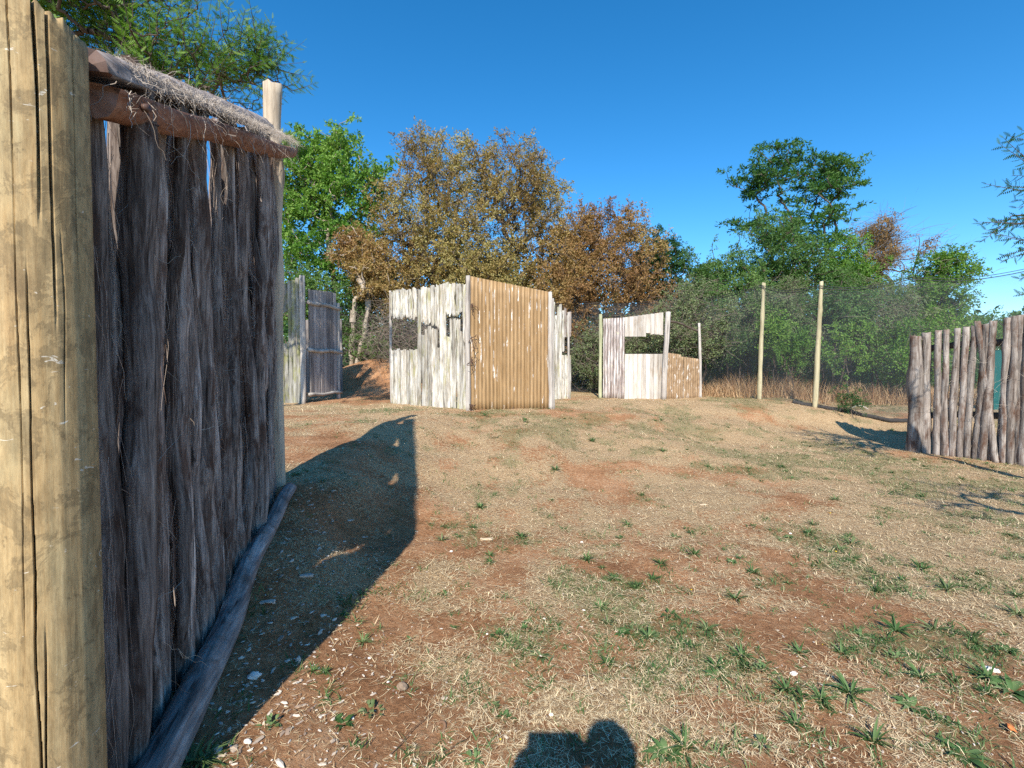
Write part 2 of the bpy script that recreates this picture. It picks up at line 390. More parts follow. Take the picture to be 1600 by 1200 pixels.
def corr_silver():
    m, nt, b = newmat('weathered_galvanised_iron', .55, .4)
    co = coords(nt, (1, 1, .1), True); co2 = coords(nt, (1, 1, .6), True)
    base = ramp(nt, noise(nt, co, 22, 7, .7), [(.36, (.18, .13, .11)), (.5, (.42, .36, .33)), (.64, (.72, .70, .67))])
    f = ramp(nt, noise(nt, co2, 9, 6, .7), [(.6, g3(0)), (.66, g3(.7))])
    c = valley(nt, mix(nt, f, base, (.70, .68, .40)), .42)
    nt.links.new(c, b.inputs['Base Color']); return m
M['cbrown'] = corr_brown(); M['cflake'] = corr_flaked(); M['csilver'] = corr_silver()
def plain(name, c, rough=.8, spec=.2, var=None, sc=20):
    m, nt, b = newmat(name, rough, spec)
    co = coords(nt, (1, 1, 1), True)
    v_ = var or .25
    cc = ramp(nt, noise(nt, co, sc, 6, .65), [(.3, tuple(x * (1 - v_) for x in c)), (.7, tuple(min(1, x * (1 + v_)) for x in c))])
    nt.links.new(cc, b.inputs['Base Color']); bump(nt, b, noise(nt, co, sc * 2, 5, .6), .4, .004)
    return m
M['stone'] = plain('pale_stone', (.55, .49, .42)); M['whitestone'] = plain('white_stone', (.78, .73, .66), var=.12)
M['brownrock'] = plain('brown_rock', (.22, .165, .12)); M['chip'] = plain('pale_wood_piece', (.66, .54, .37), var=.2)
M['yellow'] = plain('yellow_petal', (.85, .62, .02), var=.08); M['orange'] = plain('dry_orange_leaf', (.50, .16, .05))
M['twig'] = plain('dark_twig', (.12, .075, .05)); M['iron'] = plain('rusty_iron', (.10, .055, .04), .6, .4)
M['black'] = plain('black_plastic', (.03, .03, .03), .5); M['cloth'] = plain('dark_blue_cloth', (.05, .07, .12)); M['skin'] = plain('skin', (.42, .27, .19), .55, .3, .06)
M['short'] = plain('khaki_cloth', (.25, .2, .13)); M['cable'] = plain('dark_cable', (.04, .045, .05), .5)
M['teal'] = plain('teal_shade_cloth', (.02, .17, .16), .8, .1, .12, 60)
M['shadestrip'] = plain('dark_shade_strip', (.055, .052, .05), .9, .1, .4, 30)  # dark colour stands in for the ground shade under the net
def netmat(name, col, dens):
    m, nt, b = newmat(name, .7, .2); b.inputs['Base Color'].default_value = (*col, 1)
    co = coords(nt, (1, 1, 1), False)
    t = N(nt, 'ShaderNodeBsdfTransparent'); mx = N(nt, 'ShaderNodeMixShader')
    f = ramp(nt, noise(nt, co, 1.1, 3, .5), [(.3, g3(dens * .75)), (.7, g3(dens * 1.15))])
    nt.links.new(f, mx.inputs[0]); nt.links.new(t.outputs[0], mx.inputs[1]); nt.links.new(b.outputs[0], mx.inputs[2])
    nt.links.new(mx.outputs[0], nt.nodes['Material Output'].inputs[0]); return m
M['net'] = netmat('fine_grey_netting', (.10, .12, .14), .165)

# ================================================================== GROUND
def axis(segs):
    out = []
    for a, b, s in segs: out += list(np.arange(a, b, s))
    return np.array(out + [segs[-1][1]])
gx = axis([(-400, -60, 40), (-60, -12, 4), (-12, -4, .4), (-4, -2.2, .12), (-2.2, 2.6, .035), (2.6, 5, .06), (5, 10, .1), (10, 24, .7), (24, 60, 4), (60, 400, 40)])
gy = axis([(-400, -60, 40), (-60, -8, 4), (-8, 1, .5), (1, 4.5, .035), (4.5, 9.5, .06), (9.5, 16, .12), (16, 30, .7), (30, 60, 4), (60, 400, 40)])
GX, GY = np.meshgrid(gx, gy); x = GX.ravel(); y = GY.ravel()
z = H(x, y); near = (np.abs(x) < 10) & (y > 1) & (y < 12)
z = z + np.where(near, (fbm(x * 28, y * 28, 0, 5, 2) - .5) * .016, 0)
nx, ny = len(gx), len(gy)
i = np.arange(ny - 1)[:, None] * nx + np.arange(nx - 1)[None]
Q = np.stack([i, i + 1, i + nx + 1, i + nx], -1).reshape(-1, 4)
gme = npmesh('ground', np.stack([x, y, z], 1), [Q], M['soil'], True, {'cover': cover(x, y), 'green': green(x, y)})
ground = tag(link('ground', gme), 'sloping red earth ground with dry straw and green weeds', kind='structure')

def scatter(n, x0, x1, y0, y1, p=1.6):
    """more pieces near the photographer, as far as they can be told apart"""
    u = rng.random(n); q = 1 - p
    y = (y0**q + u * (y1**q - y0**q))**(1 / q)
    half = np.minimum(1.12 * y + .4, 20)
    x = rng.uniform(-1, 1, n) * half
    k = (x > x0) & (x < x1); return x[k], y[k]
# ---- straw (loose dry blades lying on the soil)
x, y = scatter(235000, -4.5, 11, 1.25, 14.5, 1.2)
k = rng.random(len(x)) < np.clip(cover(x, y) * 1.05 + .10, 0, 1); x, y = x[k], y[k]
n = len(x); a = rng.uniform(0, 2 * math.pi, n) + (fbm(x * 5, y * 5, 0, 77, 2) - .5) * 4
el = np.abs(rng.normal(0, .22, n)); D = np.stack([np.cos(a) * np.cos(el), np.sin(a) * np.cos(el), np.sin(el)], 1)
Nn = np.stack([-np.sin(a), np.cos(a), -.5 * np.abs(rng.normal(0, 1, n))], 1); Nn /= np.linalg.norm(Nn, axis=1, keepdims=True)
sc = np.clip(.6 + y / 5, .8, 2.8); L = rng.lognormal(math.log(.036), .5, n) * (.8 + .25 * y / 5); Wd = rng.uniform(.0010, .0026, n) * sc
P = np.stack([x, y, H(x, y) + rng.uniform(.002, .014, n)], 1)
flat = np.stack([-np.sin(a) , np.cos(a), np.zeros(n)], 1)
Nb = flat * rng.choice([-1, 1], n)[:, None] * .9 + np.array([0, 0, -.25]) * rng.random(n)[:, None]
V, fs, m_ = ribbons(P, D, Nn, L, Wd, rng.uniform(0, .35, n), 2)
# blades lie flat: widen them sideways in the ground plane
V = V.reshape(n, m_, 3); c0 = (V[:, 0] + V[:, 1]) / 2; c1 = (V[:, 2] + V[:, 3]) / 2
V[:, 4] += flat * (L * rng.normal(0, .25, n))[:, None]
V[:, 0] = c0 - flat * Wd[:, None] / 2; V[:, 1] = c0 + flat * Wd[:, None] / 2; V[:, 2] = c1 - flat * Wd[:, None] / 2; V[:, 3] = c1 + flat * Wd[:, None] / 2
tag(link('straw', npmesh('straw', V.reshape(-1, 3), fs, M['straw'], True, {'rnd': np.repeat(rng.random(n)**.8, m_)})), 'loose dry straw scattered over the red soil', 'straw', kind='stuff')
# ---- short grass, green and half dry
x, y = scatter(190000, -4, 12, 1.3, 14.5, 1.2)
k = rng.random(len(x)) < green(x, y)**1.2 * (.25 + .75 * cover(x, y)) ; x, y = x[k], y[k]
n = len(x); a = rng.uniform(0, 2 * math.pi, n); el = rng.uniform(.35, 1.4, n)
D = np.stack([np.cos(a) * np.cos(el), np.sin(a) * np.cos(el), np.sin(el)], 1)
Nn = np.stack([np.cos(a), np.sin(a), -np.full(n, .6)], 1)
L = rng.uniform(.015, .05, n) * (1 + .04 * y); P = np.stack([x, y, H(x, y) - .003], 1)
V, fs, m_ = ribbons(P, D, Nn, L, rng.uniform(.002, .004, n) * np.clip(.7 + y / 7, .8, 2.2), rng.uniform(.1, .6, n), 2)
tag(link('short_grass', npmesh('short_grass', V, fs, M['grass'], True, {'rnd': np.repeat(rng.random(n), m_)})), 'short green and half dry grass growing through the straw', 'grass', kind='stuff')
# ---- wood chips, litter and pebbles in the shade beside the ground log
def blob(n_lat=5, n_lon=8, s=0, ang=1.0):
    r_ = np.random.default_rng(s); th = np.linspace(0, math.pi, n_lat + 1)[1:-1]; ph = np.linspace(0, 2 * math.pi, n_lon, endpoint=False)
    V = [(0, 0, 1)] + [(math.sin(t) * math.cos(p), math.sin(t) * math.sin(p), math.cos(t)) for t in th for p in ph] + [(0, 0, -1)]
    V = np.array(V); V = V * (1 + r_.normal(0, .13 * ang, len(V)))[:, None]
    T = [(0, 1 + j, 1 + (j + 1) % n_lon) for j in range(n_lon)]; b = 1 + (len(th) - 1) * n_lon; e = len(V) - 1
    T += [(e, b + (j + 1) % n_lon, b + j) for j in range(n_lon)]
    Qd = [(1 + i_ * n_lon + j, 1 + (i_ + 1) * n_lon + j, 1 + (i_ + 1) * n_lon + (j + 1) % n_lon, 1 + i_ * n_lon + (j + 1) % n_lon) for i_ in range(len(th) - 1) for j in range(n_lon)]
    return V, [np.array(T), np.array(Qd)]
def lineX(d): return -1.30 - (d - 1.42) * .269          # foot line of the long fence
mb = MB(); rn = []
for q in range(3300):
    if q < 850:
        d = random.uniform(1.25, 4.4) ** 1.0; d = 1.25 + 3.2 * random.random()**1.6; X = lineX(d) + .22 + abs(random.gauss(0, .33))
        s = random.uniform(.003, .009) * (1.9 if random.random() < .07 else 1)
    else:
        xx, yy = scatter(1, -4, 9, 1.3, 9, 2.0)
        if len(xx) == 0: continue
        X, d = float(xx[0]), float(yy[0]); s = random.uniform(.002, .0065)
    V, fs = blob(3, 5, q % 40, 1.6)
    ang_ = random.random() * 6.28; ca, sa = math.cos(ang_), math.sin(ang_)
    S_ = np.array([s * random.uniform(1, 2.6), s * random.uniform(.6, 1.1), s * random.uniform(.25, .6)])
    V = V * S_; V = V @ np.array([[ca, sa, 0], [-sa, ca, 0], [0, 0, 1]]); V = V + np.array([X, d, 0])
    mb.add(V, fs); rn += [random.random()] * len(V); mb.V[-1][:, 2] += 0
Vall = np.vstack(mb.V); cen = Vall.reshape(-1, 12, 3).mean(1); zz = H(cen[:, 0], cen[:, 1]); Vall = Vall.reshape(-1, 12, 3); Vall[:, :, 2] += zz[:, None] + .003
chips = npmesh('wood_chips', Vall.reshape(-1, 3), [np.vstack(mb.Q), np.vstack(mb.T)], M['chips'], False, {'rnd': np.array(rn)})
tag(link('wood_chips', chips), 'pale wood chips and grit strewn on the soil, thickest along the log', 'debris', kind='stuff')

# ================================================================== LEFT: long pole fence
def pole_mesh(name, L, r, m, seed, sides=12, rings=26, wob=.02, taper=.85, groove=.16, lean=(0, 0), knots=2, top_cut=0):
    r_ = np.random.default_rng(seed); t = np.linspace(0, 1, rings); s0 = seed * 3.7
    px = (fbm(t * L * 1.3 + s0, s0, 0, 31, 3) - .5) * wob * 5; py = (fbm(t * L * 1.3, s0 + 9, 0, 32, 3) - .5) * wob * 5
    px -= px[0]; py -= py[0]
    P = np.stack([px + lean[0] * t, py + lean[1] * t, t * L], 1)
    rad = r * (1 - (1 - taper) * t) * (1 + (fbm(t * L * 2.2, s0 + 4, 0, 33, 2) - .5) * .45)
    kn = [(r_.random() * L, r_.random() * 6.28, r_.uniform(.15, .4)) for _ in range(knots)]
    def off(th, S):
        g = 1 + (.10 * (vn(np.cos(th) * 9 + s0, np.sin(th) * 9, S * .9, 36) - .5) if sides > 17 else 0) + groove * (fbm(np.cos(th) * 2.2 + s0, np.sin(th) * 2.2, S * .8, 34, 3) - .5) * 2
        g = g + groove * .9 * (vn(np.cos(th) * 5 + s0, np.sin(th) * 5, S * 2.2, 35) - .5)
        for kz, ka, kh in kn:
            g = g + kh * np.exp(-((S - kz) / (r * 1.2))**2) * np.exp(-(1 - np.cos(th - ka)) * 4)
        return g
    V, fs = sweep(P, rad, sides, off)
    nt_ = (rings - 1) * sides; V[nt_:nt_ + sides, 2] += r_.normal(0, r * .1, sides) + top_cut * (V[nt_:nt_ + sides, 0])
    return npmesh(name, V, fs, m, True)

RA = np.array([-1.222, 1.40, PT(150, 122, 1.40)[2]]); RB = np.array([PT(450, 232, 4.2)[0], 4.2, PT(450, 232, 4.2)[2]])
def rail_z(d): return RA[2] + (RB[2] - RA[2]) * (d - RA[1]) / (RB[1] - RA[1])
fence = thing('pole_fence', 'tall weathered pole fence in shade at left, with hairy bark strings and split rail', 'fence', (lineX(1.42), 1.42, h1(lineX(1.42), 1.42)))
bpy.context.view_layer.update()
FO = np.array(fence.location)
d = 1.30; q = 0
while d < 4.12:
    r = random.choice([.027, .034, .040, .048]) * random.uniform(.93, 1.07)
    for L_ in range(2):
        if L_ and random.random() < .05: continue
        rr = r if L_ == 0 else random.uniform(.034, .048)
        X = lineX(d) + (-.12 if L_ else -.01) + random.uniform(-.028, .032)
        dd = d + (r * 1.2 + random.uniform(-.01, .01) if L_ else 0)
        zb = h1(X, dd) - .05; top = rail_z(dd) + random.uniform(.02, .10) + (.06 if dd < 2.3 and random.random() < .25 else 0)
        if random.random() < .12 and L_ == 0: top = rail_z(dd) - random.uniform(0, .05)
        me = pole_mesh('pole', top - zb, rr, M['pole'], q + 3, 20, 40, random.uniform(.014, .036), random.uniform(.65, 1.05), .2, (random.uniform(-.02, .03), random.uniform(-.06, .06)), 3)
        link('pole', me, fence, np.array([X, dd, zb]) - FO)
        q += 1
    d += r * random.uniform(2.25, 2.8)
# split rail: two half rounds, a bolt
def half_round(A, B, r, upper, seed, m):
    t = np.linspace(0, 1, 34); P = A + (B - A) * t[:, None]; P[:, 2] += (fbm(t * 3, seed, 0, 51, 2) - .5) * .04
    def off(th, S): return 1 + .12 * (vn(np.cos(th) * 4 + seed, np.sin(th) * 4, S * 2, 53) - .5) + .22 * (fbm(np.cos(th) * 2 + seed, np.sin(th) * 2, S * 1.5, 52, 3) - .5) * 2
    V, fs = sweep(P, r * (1 - .12 * t), 16, off)
    C = np.vstack([np.repeat(P, 16, 0), P[0], P[-1]]); dz = V[:, 2] - C[:, 2]
    g = .016 * (np.clip(1 - np.repeat(t, 16) * 2.2, 0, 1)); g = np.append(g, [.016, 0])
    V[:, 2] = C[:, 2] + (np.maximum(dz, g) if upper else np.minimum(dz, -g))
    V[:16, 1] += np.random.default_rng(seed).normal(0, .006, 16)
    me = npmesh('rail_half', V - FO, fs, m, True); me.materials.append(M['endgrain']); nq = len(fs[0])
    for p_ in me.polygons:
        if p_.index >= nq: p_.material_index = 1; p_.use_smooth = False
    return me
rh = link('rail_half', half_round(RA + (0, .0, .0), RB, .088, False, 1, M['rail']), fence)
rh2 = link('rail_half', half_round(RA + (-.008, -.015, .008), RB - (0, .4, .03), .084, True, 2, M['log']), fence)
mb = MB(); c = RA + np.array([.075, .12, -.02]); mb.tube([c, c + (.02, 0, 0)], .012, 8); mb.tube([c + (.01, 0, .0), c + (.012, .02, -.04), c + (.012, .05, -.03)], .004, 6)
link('bolt', mb.mesh('bolt', M['iron']), fence, -FO)
# fibres on rail and hanging bark strings
def strand_mesh(paths, w, m, rnd):
    """paths (n,k,3) -> flat ribbons with width w(n)"""
    n, k, _ = paths.shape; T = np.gradient(paths, axis=1); up = np.array([0.35, -.9, .25])
    S = np.cross(T, up); S /= np.linalg.norm(S, axis=2, keepdims=True) + 1e-9
    ww = w[:, None, None] * np.linspace(1, .4, k)[None, :, None] / 2
    V = np.stack([paths - S * ww, paths + S * ww], 2).reshape(-1, 3)
    b = (np.arange(n) * 2 * k)[:, None] ; j = np.arange(k - 1) * 2
    Q = np.stack([b + j, b + j + 1, b + j + 3, b + j + 2], -1).reshape(-1, 4)
    return npmesh('bark_fibres', V, [Q], m, True, {'rnd': np.repeat(rnd, 2 * k)})
n = 800; k = 7; t = np.linspace(0, 1, k)
d0 = 1.4 + 2.75 * rng.random(n)**1.3; u = rng.random(n); side = rng.uniform(.005, .05, n)
X0 = -1.30 - (d0 - 1.42) * .269 + side; zb = H(X0, d0); zt = RA[2] + (RB[2] - RA[2]) * (d0 - 1.4) / 2.8
z0 = zb + (zt - zb) * (1 - u**1.3); L = rng.uniform(.08, .65, n); cur = rng.normal(0, 1, (n, 3)) * .035; 
wig = rng.normal(0, .006, (n, k, 3)).cumsum(1)
P = np.zeros((n, k, 3)); P[:, :, 0] = X0[:, None] + cur[:, :1] * .45 * np.sin(t * 3)[None]; P[:, :, 1] = d0[:, None] + cur[:, 1:2] * .7 * t[None]; P[:, :, 2] = z0[:, None] - L[:, None] * t[None]
P += wig * np.array([.5, 1.2, 1]); P[:, :, 2] = np.maximum(P[:, :, 2], zb[:, None] + .01); P[:, :, 0] = np.maximum(P[:, :, 0], X0[:, None] - .03)
fb = link('bark_fibre', strand_mesh(P - FO, rng.uniform(.001, .0024, n), M['fibre'], rng.random(n)), fence); fb['kind'] = 'stuff'
# messy loose curls
n = 170; k = 9; t = np.linspace(0, 1, k)
d0 = 1.45 + 2.6 * rng.random(n); X0 = -1.30 - (d0 - 1.42) * .269 + .06; zb = H(X0, d0); zt = RA[2] + (RB[2] - RA[2]) * (d0 - 1.4) / 2.8
z0 = zb + (zt - zb) * rng.uniform(.1, 1, n); dirs = rng.normal(0, 1, (n, 3)); dirs[:, 0] = np.abs(dirs[:, 0]) * .25; dirs[:, 2] -= .6; dirs /= np.linalg.norm(dirs, axis=1, keepdims=True)
P = np.stack([X0, d0, z0], 1)[:, None] + dirs[:, None] * (t[None, :, None] * rng.uniform(.06, .3, n)[:, None, None]) + rng.normal(0, .010, (n, k, 3)).cumsum(1) * np.array([.4, 1, 1])
fb = link('loose_fibre', strand_mesh(P - FO, rng.uniform(.001, .0022, n), M['fibre2'], rng.random(n)), fence); fb['kind'] = 'stuff'
# thatch of fibre lying on the rail
n = 4800; k = 6; t = np.linspace(0, 1, k); s = .04 + .96 * rng.random(n)
C = RA + (RB - RA) * s[:, None]; th = rng.uniform(.1, 2.2, n); rr = .088 + rng.uniform(0, .012, n)
st = C + np.stack([np.cos(th) * rr, np.zeros(n), np.sin(th) * rr], 1)
al = (RB - RA) / np.linalg.norm(RB - RA); L = rng.uniform(.02, .10, n)
dr = al[None] * rng.choice([-1, 1], n)[:, None] + rng.normal(0, .38, (n, 3)); dr[:, 2] -= .2; dr /= np.linalg.norm(dr, axis=1, keepdims=True)
P = st[:, None] + dr[:, None] * (L[:, None, None] * t[None, :, None]) + rng.normal(0, .004, (n, k, 3)).cumsum(1)
rel = P - (RA + (RB - RA) * ((P[..., 1:2] - RA[1]) / (RB[1] - RA[1]))); rad_ = np.hypot(rel[..., 0], rel[..., 2]); sc_ = np.maximum(1, .087 / (rad_ + 1e-6)); 
P[..., 0] += rel[..., 0] * (sc_ - 1); P[..., 2] += rel[..., 2] * (sc_ - 1)
fb = link('rail_fibre', strand_mesh(P - FO, rng.uniform(.0008, .0018, n), M['fibre2'], rng.random(n)), fence); fb['kind'] = 'stuff'
n = 70; k = 9; t = np.linspace(0, 1, k); s = rng.random(n)**1.2
C = RA + (RB - RA) * s[:, None] + np.array([.09, 0, -.02]); dr = np.stack([rng.uniform(0, .25, n), rng.normal(0, .5, n), -rng.uniform(.3, 1, n)], 1)
P = C[:, None] + dr[:, None] * (rng.uniform(.08, .3, n)[:, None, None] * t[None, :, None]) + rng.normal(0, .009, (n, k, 3)).cumsum(1)
fb = link('hanging_fibre', strand_mesh(P - FO, rng.uniform(.0015, .003, n), M['fibre2'], rng.random(n)), fence); fb['kind'] = 'stuff'
# far end post standing above the rail
xf, df = PT(424, 400, 4.22)[0], 4.22; zb = h1(xf, df) - .05; zt = PT(428, 132, 4.22)[2]
link('end_post', pole_mesh('end_post', zt - zb, .078, M['palepost'], 77, 16, 40, .004, .92, .06, (.03, 0), 1), fence, np.array([xf, df, zb]) - FO)

# thick yellow gum post in the foreground
def gum_post():
    sides, rings = 160, 115; Lh = 3.0; t = np.linspace(0, 1, rings)
    r = .125 - .012 * t
    th = np.linspace(0, 2 * math.pi, sides, endpoint=False); th = np.concatenate([np.linspace(-1.75, .65, 250), np.linspace(.65, 2 * math.pi - 1.75, 52)[1:-1]]); sides = len(th); TH, Z = np.meshgrid(th, t * Lh)
    R = r[:, None] * (1 + .035 * (fbm(np.cos(TH) * 1.3, np.sin(TH) * 1.3, Z * .5, 61, 3) - .5) * 2 + .012 * (vn(np.cos(TH) * 9, np.sin(TH) * 9, Z * .6, 62) - .5))
    # the face turned to the photographer is around theta = -45deg
    for a0, z0, z1, w, dp, sd in ((-.89, .2, 2.35, .040, .036, 1), (-.74, 2.45, 3.4, .045, .03, 2), (-.52, 2.2, 3.4, .05, .034, 3), (-.36, 1.95, 2.45, .02, .018, 4), (-.80, .1, 1.45, .03, .022, 5),
                                 (-1.12, 1.4, 3.4, .018, .012, 6), (.02, 2.3, 3.4, .03, .02, 7), (2.2, -1, 4, .04, .03, 10)):
        ac = a0 + (fbm(Z[:, :1] * 1.1 + sd * 5, sd, 0, 63, 3) - .5) * .22
        env = np.clip((Z - z0) / .3, 0, 1) * np.clip((z1 - Z) / .3, 0, 1)
        dth = (TH - ac + math.pi) % (2 * math.pi) - math.pi
        wv = w * (.6 + .8 * fbm(Z * 2 + sd, sd, 0, 64, 2))
        R = R - dp * 1.2 * env * np.sqrt(np.clip(1 - (np.abs(dth) / (wv * .55))**2, 0, 1))
    X = np.cos(TH) * R; Y = np.sin(TH) * R
    # sloping rough cut at the top, dropping towards the rail
    ZZ = Z.copy(); 
    cut = (X * .35 + Y * .15)
    ZZ = Z + (Z / Lh)**6 * (-1.0) * cut * 1.0
    ZZ[-1] += (vn(th * 9, 0, 0, 66) - .5) * .02
    V = np.stack([X, Y, ZZ], -1).reshape(-1, 3)
    i = np.arange(rings - 1)[:, None] * sides; j = np.arange(sides)[None]; k = (j + 1) % sides
    Q = np.stack([i + j, i + k, i + sides + k, i + sides + j], -1).reshape(-1, 4)
    nv = len(V); V = np.vstack([V, [0, 0, ZZ[-1].mean() - .01]]); j = np.arange(sides); b = (rings - 1) * sides
    return npmesh('gum_post', V, [Q, np.stack([b + j, b + (j + 1) % sides, np.full(sides, nv)], 1)], M['gum'], True)
GPX, GPY = -1.275, 1.265
gz = h1(GPX, GPY)
gp = link('gum_post', gum_post(), None, (GPX, GPY, PT(60, 22, GPY)[2] - 3.0))
gp.rotation_euler = (0, .012, 0)
tag(gp, 'thick yellowish gum post with long drying cracks, nearest thing at the left', 'post')

# grey log on the ground
A = np.array([-1.15, 1.25, 0]); B = np.array([PT(446, 760, 4.05)[0] + .03, 4.05, 0]); t = np.linspace(0, 1, 90)
P = A + (B - A) * t[:, None]; P[:, 0] += .014 * np.sin(t * 7) + .005 * np.sin(t * 19); r = .068 - .018 * t
P[:, 2] = H(P[:, 0], P[:, 1]) + r * .8; P[:, 2] = np.convolve(np.pad(P[:, 2], 6, mode='edge'), np.ones(13) / 13, 'valid')
V, fs = sweep(P, r, 28, lambda th, S: 1 + .22 * (fbm(np.cos(th) * 2, np.sin(th) * 2, S * 1.6, 71, 4) - .5) * 2 + .12 * (vn(np.cos(th) * 5, np.sin(th) * 5, S * 3, 72) - .5) + .25 * np.exp(-((S - 1.9) / .05)**2) * np.exp(-(1 - np.cos(th - 1)) * 5))
lg = math.atan2(B[1] - A[1], B[0] - A[0]) - math.pi / 2; V = V - np.array([A[0], A[1], P[0, 2]]); V = V @ np.array([[math.cos(lg), -math.sin(lg), 0], [math.sin(lg), math.cos(lg), 0], [0, 0, 1]])
tag(link('ground_log', npmesh('ground_log', V, fs, M['log']), None, (A[0], A[1], P[0, 2]), (0, 0, lg)), 'long grey weathered log lying on the ground along the foot of the pole fence', 'log')

# ================================================================== generic wall pieces
def slab_mesh(name, w, th, z0, z1, m, seed, jag=.02, rough=1.0, flat=False, rings=7, topslope=0.0, botjag=None):
    r_ = np.random.default_rng(seed)
    prof = [(-.5, .0), (-.49, -.45), (-.25, -1.0), (.05, -1.1), (.3, -.95), (.49, -.4), (.5, 0)] if not flat else [(-.5, 0), (-.5, -.85), (-.46, -1), (.46, -1), (.5, -.85), (.5, 0)]
    prof = np.array(prof); k = len(prof); zz = np.linspace(z0, z1, rings); V = []
    cx = (fbm(zz * 2 + seed, seed, 0, 81, 2) - .5) * .02 * rough * (0 if flat else 1)
    jt = r_.uniform(0, jag, k); jb = r_.uniform(0, botjag if botjag is not None else jag * .3, k)
    for a, z_ in enumerate(zz):
        ww = w * (1 + (0 if flat else r_.uniform(-.1, .08) * rough)); tt = th * (1 + (0 if flat else r_.uniform(-.3, .25) * rough))
        for b, (px, py) in enumerate(prof):
            z2 = z_ + (-jt[b] + topslope * px * w if a == rings - 1 else 0) + (jb[b] if a == 0 else 0)
            V.append((px * ww + cx[a] + (r_.normal(0, .0025) * rough if not flat else 0), py * tt, z2))
    Q = [(a * k + b, a * k + (b + 1) % k, (a + 1) * k + (b + 1) % k, (a + 1) * k + b) for a in range(rings - 1) for b in range(k)]
    nv = len(V); V.append((0, -th * .5, z0 + .0)); V.append((0, -th * .5, np.mean([V[(rings - 1) * k + b][2] for b in range(k)])))
    T = [(b + 1 if b + 1 < k else 0, b, nv) for b in range(k)] + [((rings - 1) * k + b, (rings - 1) * k + (b + 1) % k, nv + 1) for b in range(k)]
    return npmesh(name, np.array(V), [np.array(Q), np.array(T)], m, False)
class Wall:
    """vertical wall foot from A to B (x,y); u in 0..1 along it; outside face looks to -normal"""
    def __init__(s, root, A, B):
        s.root = root; s.A = np.array(A, float); s.B = np.array(B, float); s.dir = (s.B - s.A); s.L = np.linalg.norm(s.dir); s.dir /= s.L
        s.ang = math.atan2(s.dir[1], s.dir[0]); s.ro = np.array(root.location)
    def at(s, u, out=0.0):
        p = s.A + (s.B - s.A) * u; nrm = np.array([s.dir[1], -s.dir[0]])      # outward
        p = p + nrm * out; return p
    def place(s, name, me, u, z=0.0, out=0.0):
        p = s.at(u, out); return link(name, me, s.root, np.array([p[0], p[1], z]) - s.ro, (0, 0, s.ang))
    def piece(s, name, u, w, th, z0, z1, m, seed, out=0.0, **k):
        return s.place(name, slab_mesh(name, w, th, 0, z1 - z0, m, seed, **k), u, z0, out)
    def post(s, name, u, r, z0, z1, m, seed, out=0.0, lean=(0, 0), **k):
        return s.place(name, pole_mesh(name, z1 - z0, r, m, seed, 10, 18, .006, .9, .14, lean, **k), u, z0, out)
def zpx(py, d, px=800): return PT(px, py, d)[2]
def corrugated(w, top_fn, bot_fn, m, pitch=.076, amp=.009, seed=0):
    """sheet of corrugated iron in local x 0..w, with its own thickness"""
    per = int(round(w / pitch)); nx_ = per * 8 + 1; xs = np.linspace(0, w, nx_); yw = -amp * np.cos(xs / pitch * 2 * math.pi)
    nz = 12; V = []
    for side, dy in ((0, 0), (1, .0016)):
        for k in range(nz):
            t = k / (nz - 1); z_ = np.array([bot_fn(a) + (top_fn(a) - bot_fn(a)) * t for a in xs]); wv = .006 * math.sin(t * 5 + seed)
            V.append(np.stack([xs, yw + dy + wv, z_], 1))
    V = np.vstack(V); n1 = nz * nx_
    i = (np.arange(nz - 1)[:, None] * nx_ + np.arange(nx_ - 1)[None]).ravel()
    Qf = np.stack([i, i + 1, i + nx_ + 1, i + nx_], 1); Qb = np.stack([i, i + nx_, i + nx_ + 1, i + 1], 1) + n1
    j = np.arange(nx_ - 1); e1 = np.stack([j, j + n1, j + 1 + n1, j + 1], 1); b = (nz - 1) * nx_; e2 = np.stack([b + j, b + j + 1, b + j + 1 + n1, b + j + n1], 1)
    r = np.arange(nz - 1) * nx_; e3 = np.stack([r, r + nx_, r + nx_ + n1, r + n1], 1); q_ = r + nx_ - 1; e4 = np.stack([q_, q_ + n1, q_ + nx_ + n1, q_ + nx_], 1)
    return npmesh('corrugated_sheet', V, [np.vstack([Qf, Qb, e1, e2, e3, e4])], m, True)

# ================================================================== MIDDLE HIDE (white slabs + brown iron)
C1 = PT(733, 640, 9.4)[:2]; C0 = PT(610, 630, 10.9)[:2]; C2 = PT(861, 637, 9.85)[:2]
hut = thing('slab_hide', 'roofless hide with bleached white slab wall and brown corrugated iron side, in the middle', 'shelter', (C1[0], C1[1], h1(*C1)))
w1 = Wall(hut, C0, C1)
def pxu(wl_, px):      # photograph column -> u along a wall foot
    a = (px - 800) / 750.0 / CP; A_, B_ = wl_.A, wl_.B - wl_.A
    return (A_[0] - a * A_[1]) / (a * B_[1] - B_[0])
px = 612.0; q = 0
tops = [(612, 455), (650, 450), (680, 447), (705, 442), (735, 440)]
def interp(tab, x_): return float(np.interp(x_, [a for a, _ in tab], [b for _, b in tab]))
gaps = [(614, 648, 500, 545), (653, 661, 503, 548, 0), (661, 666, 512, 505), (666, 677, 510, 530, 0)]
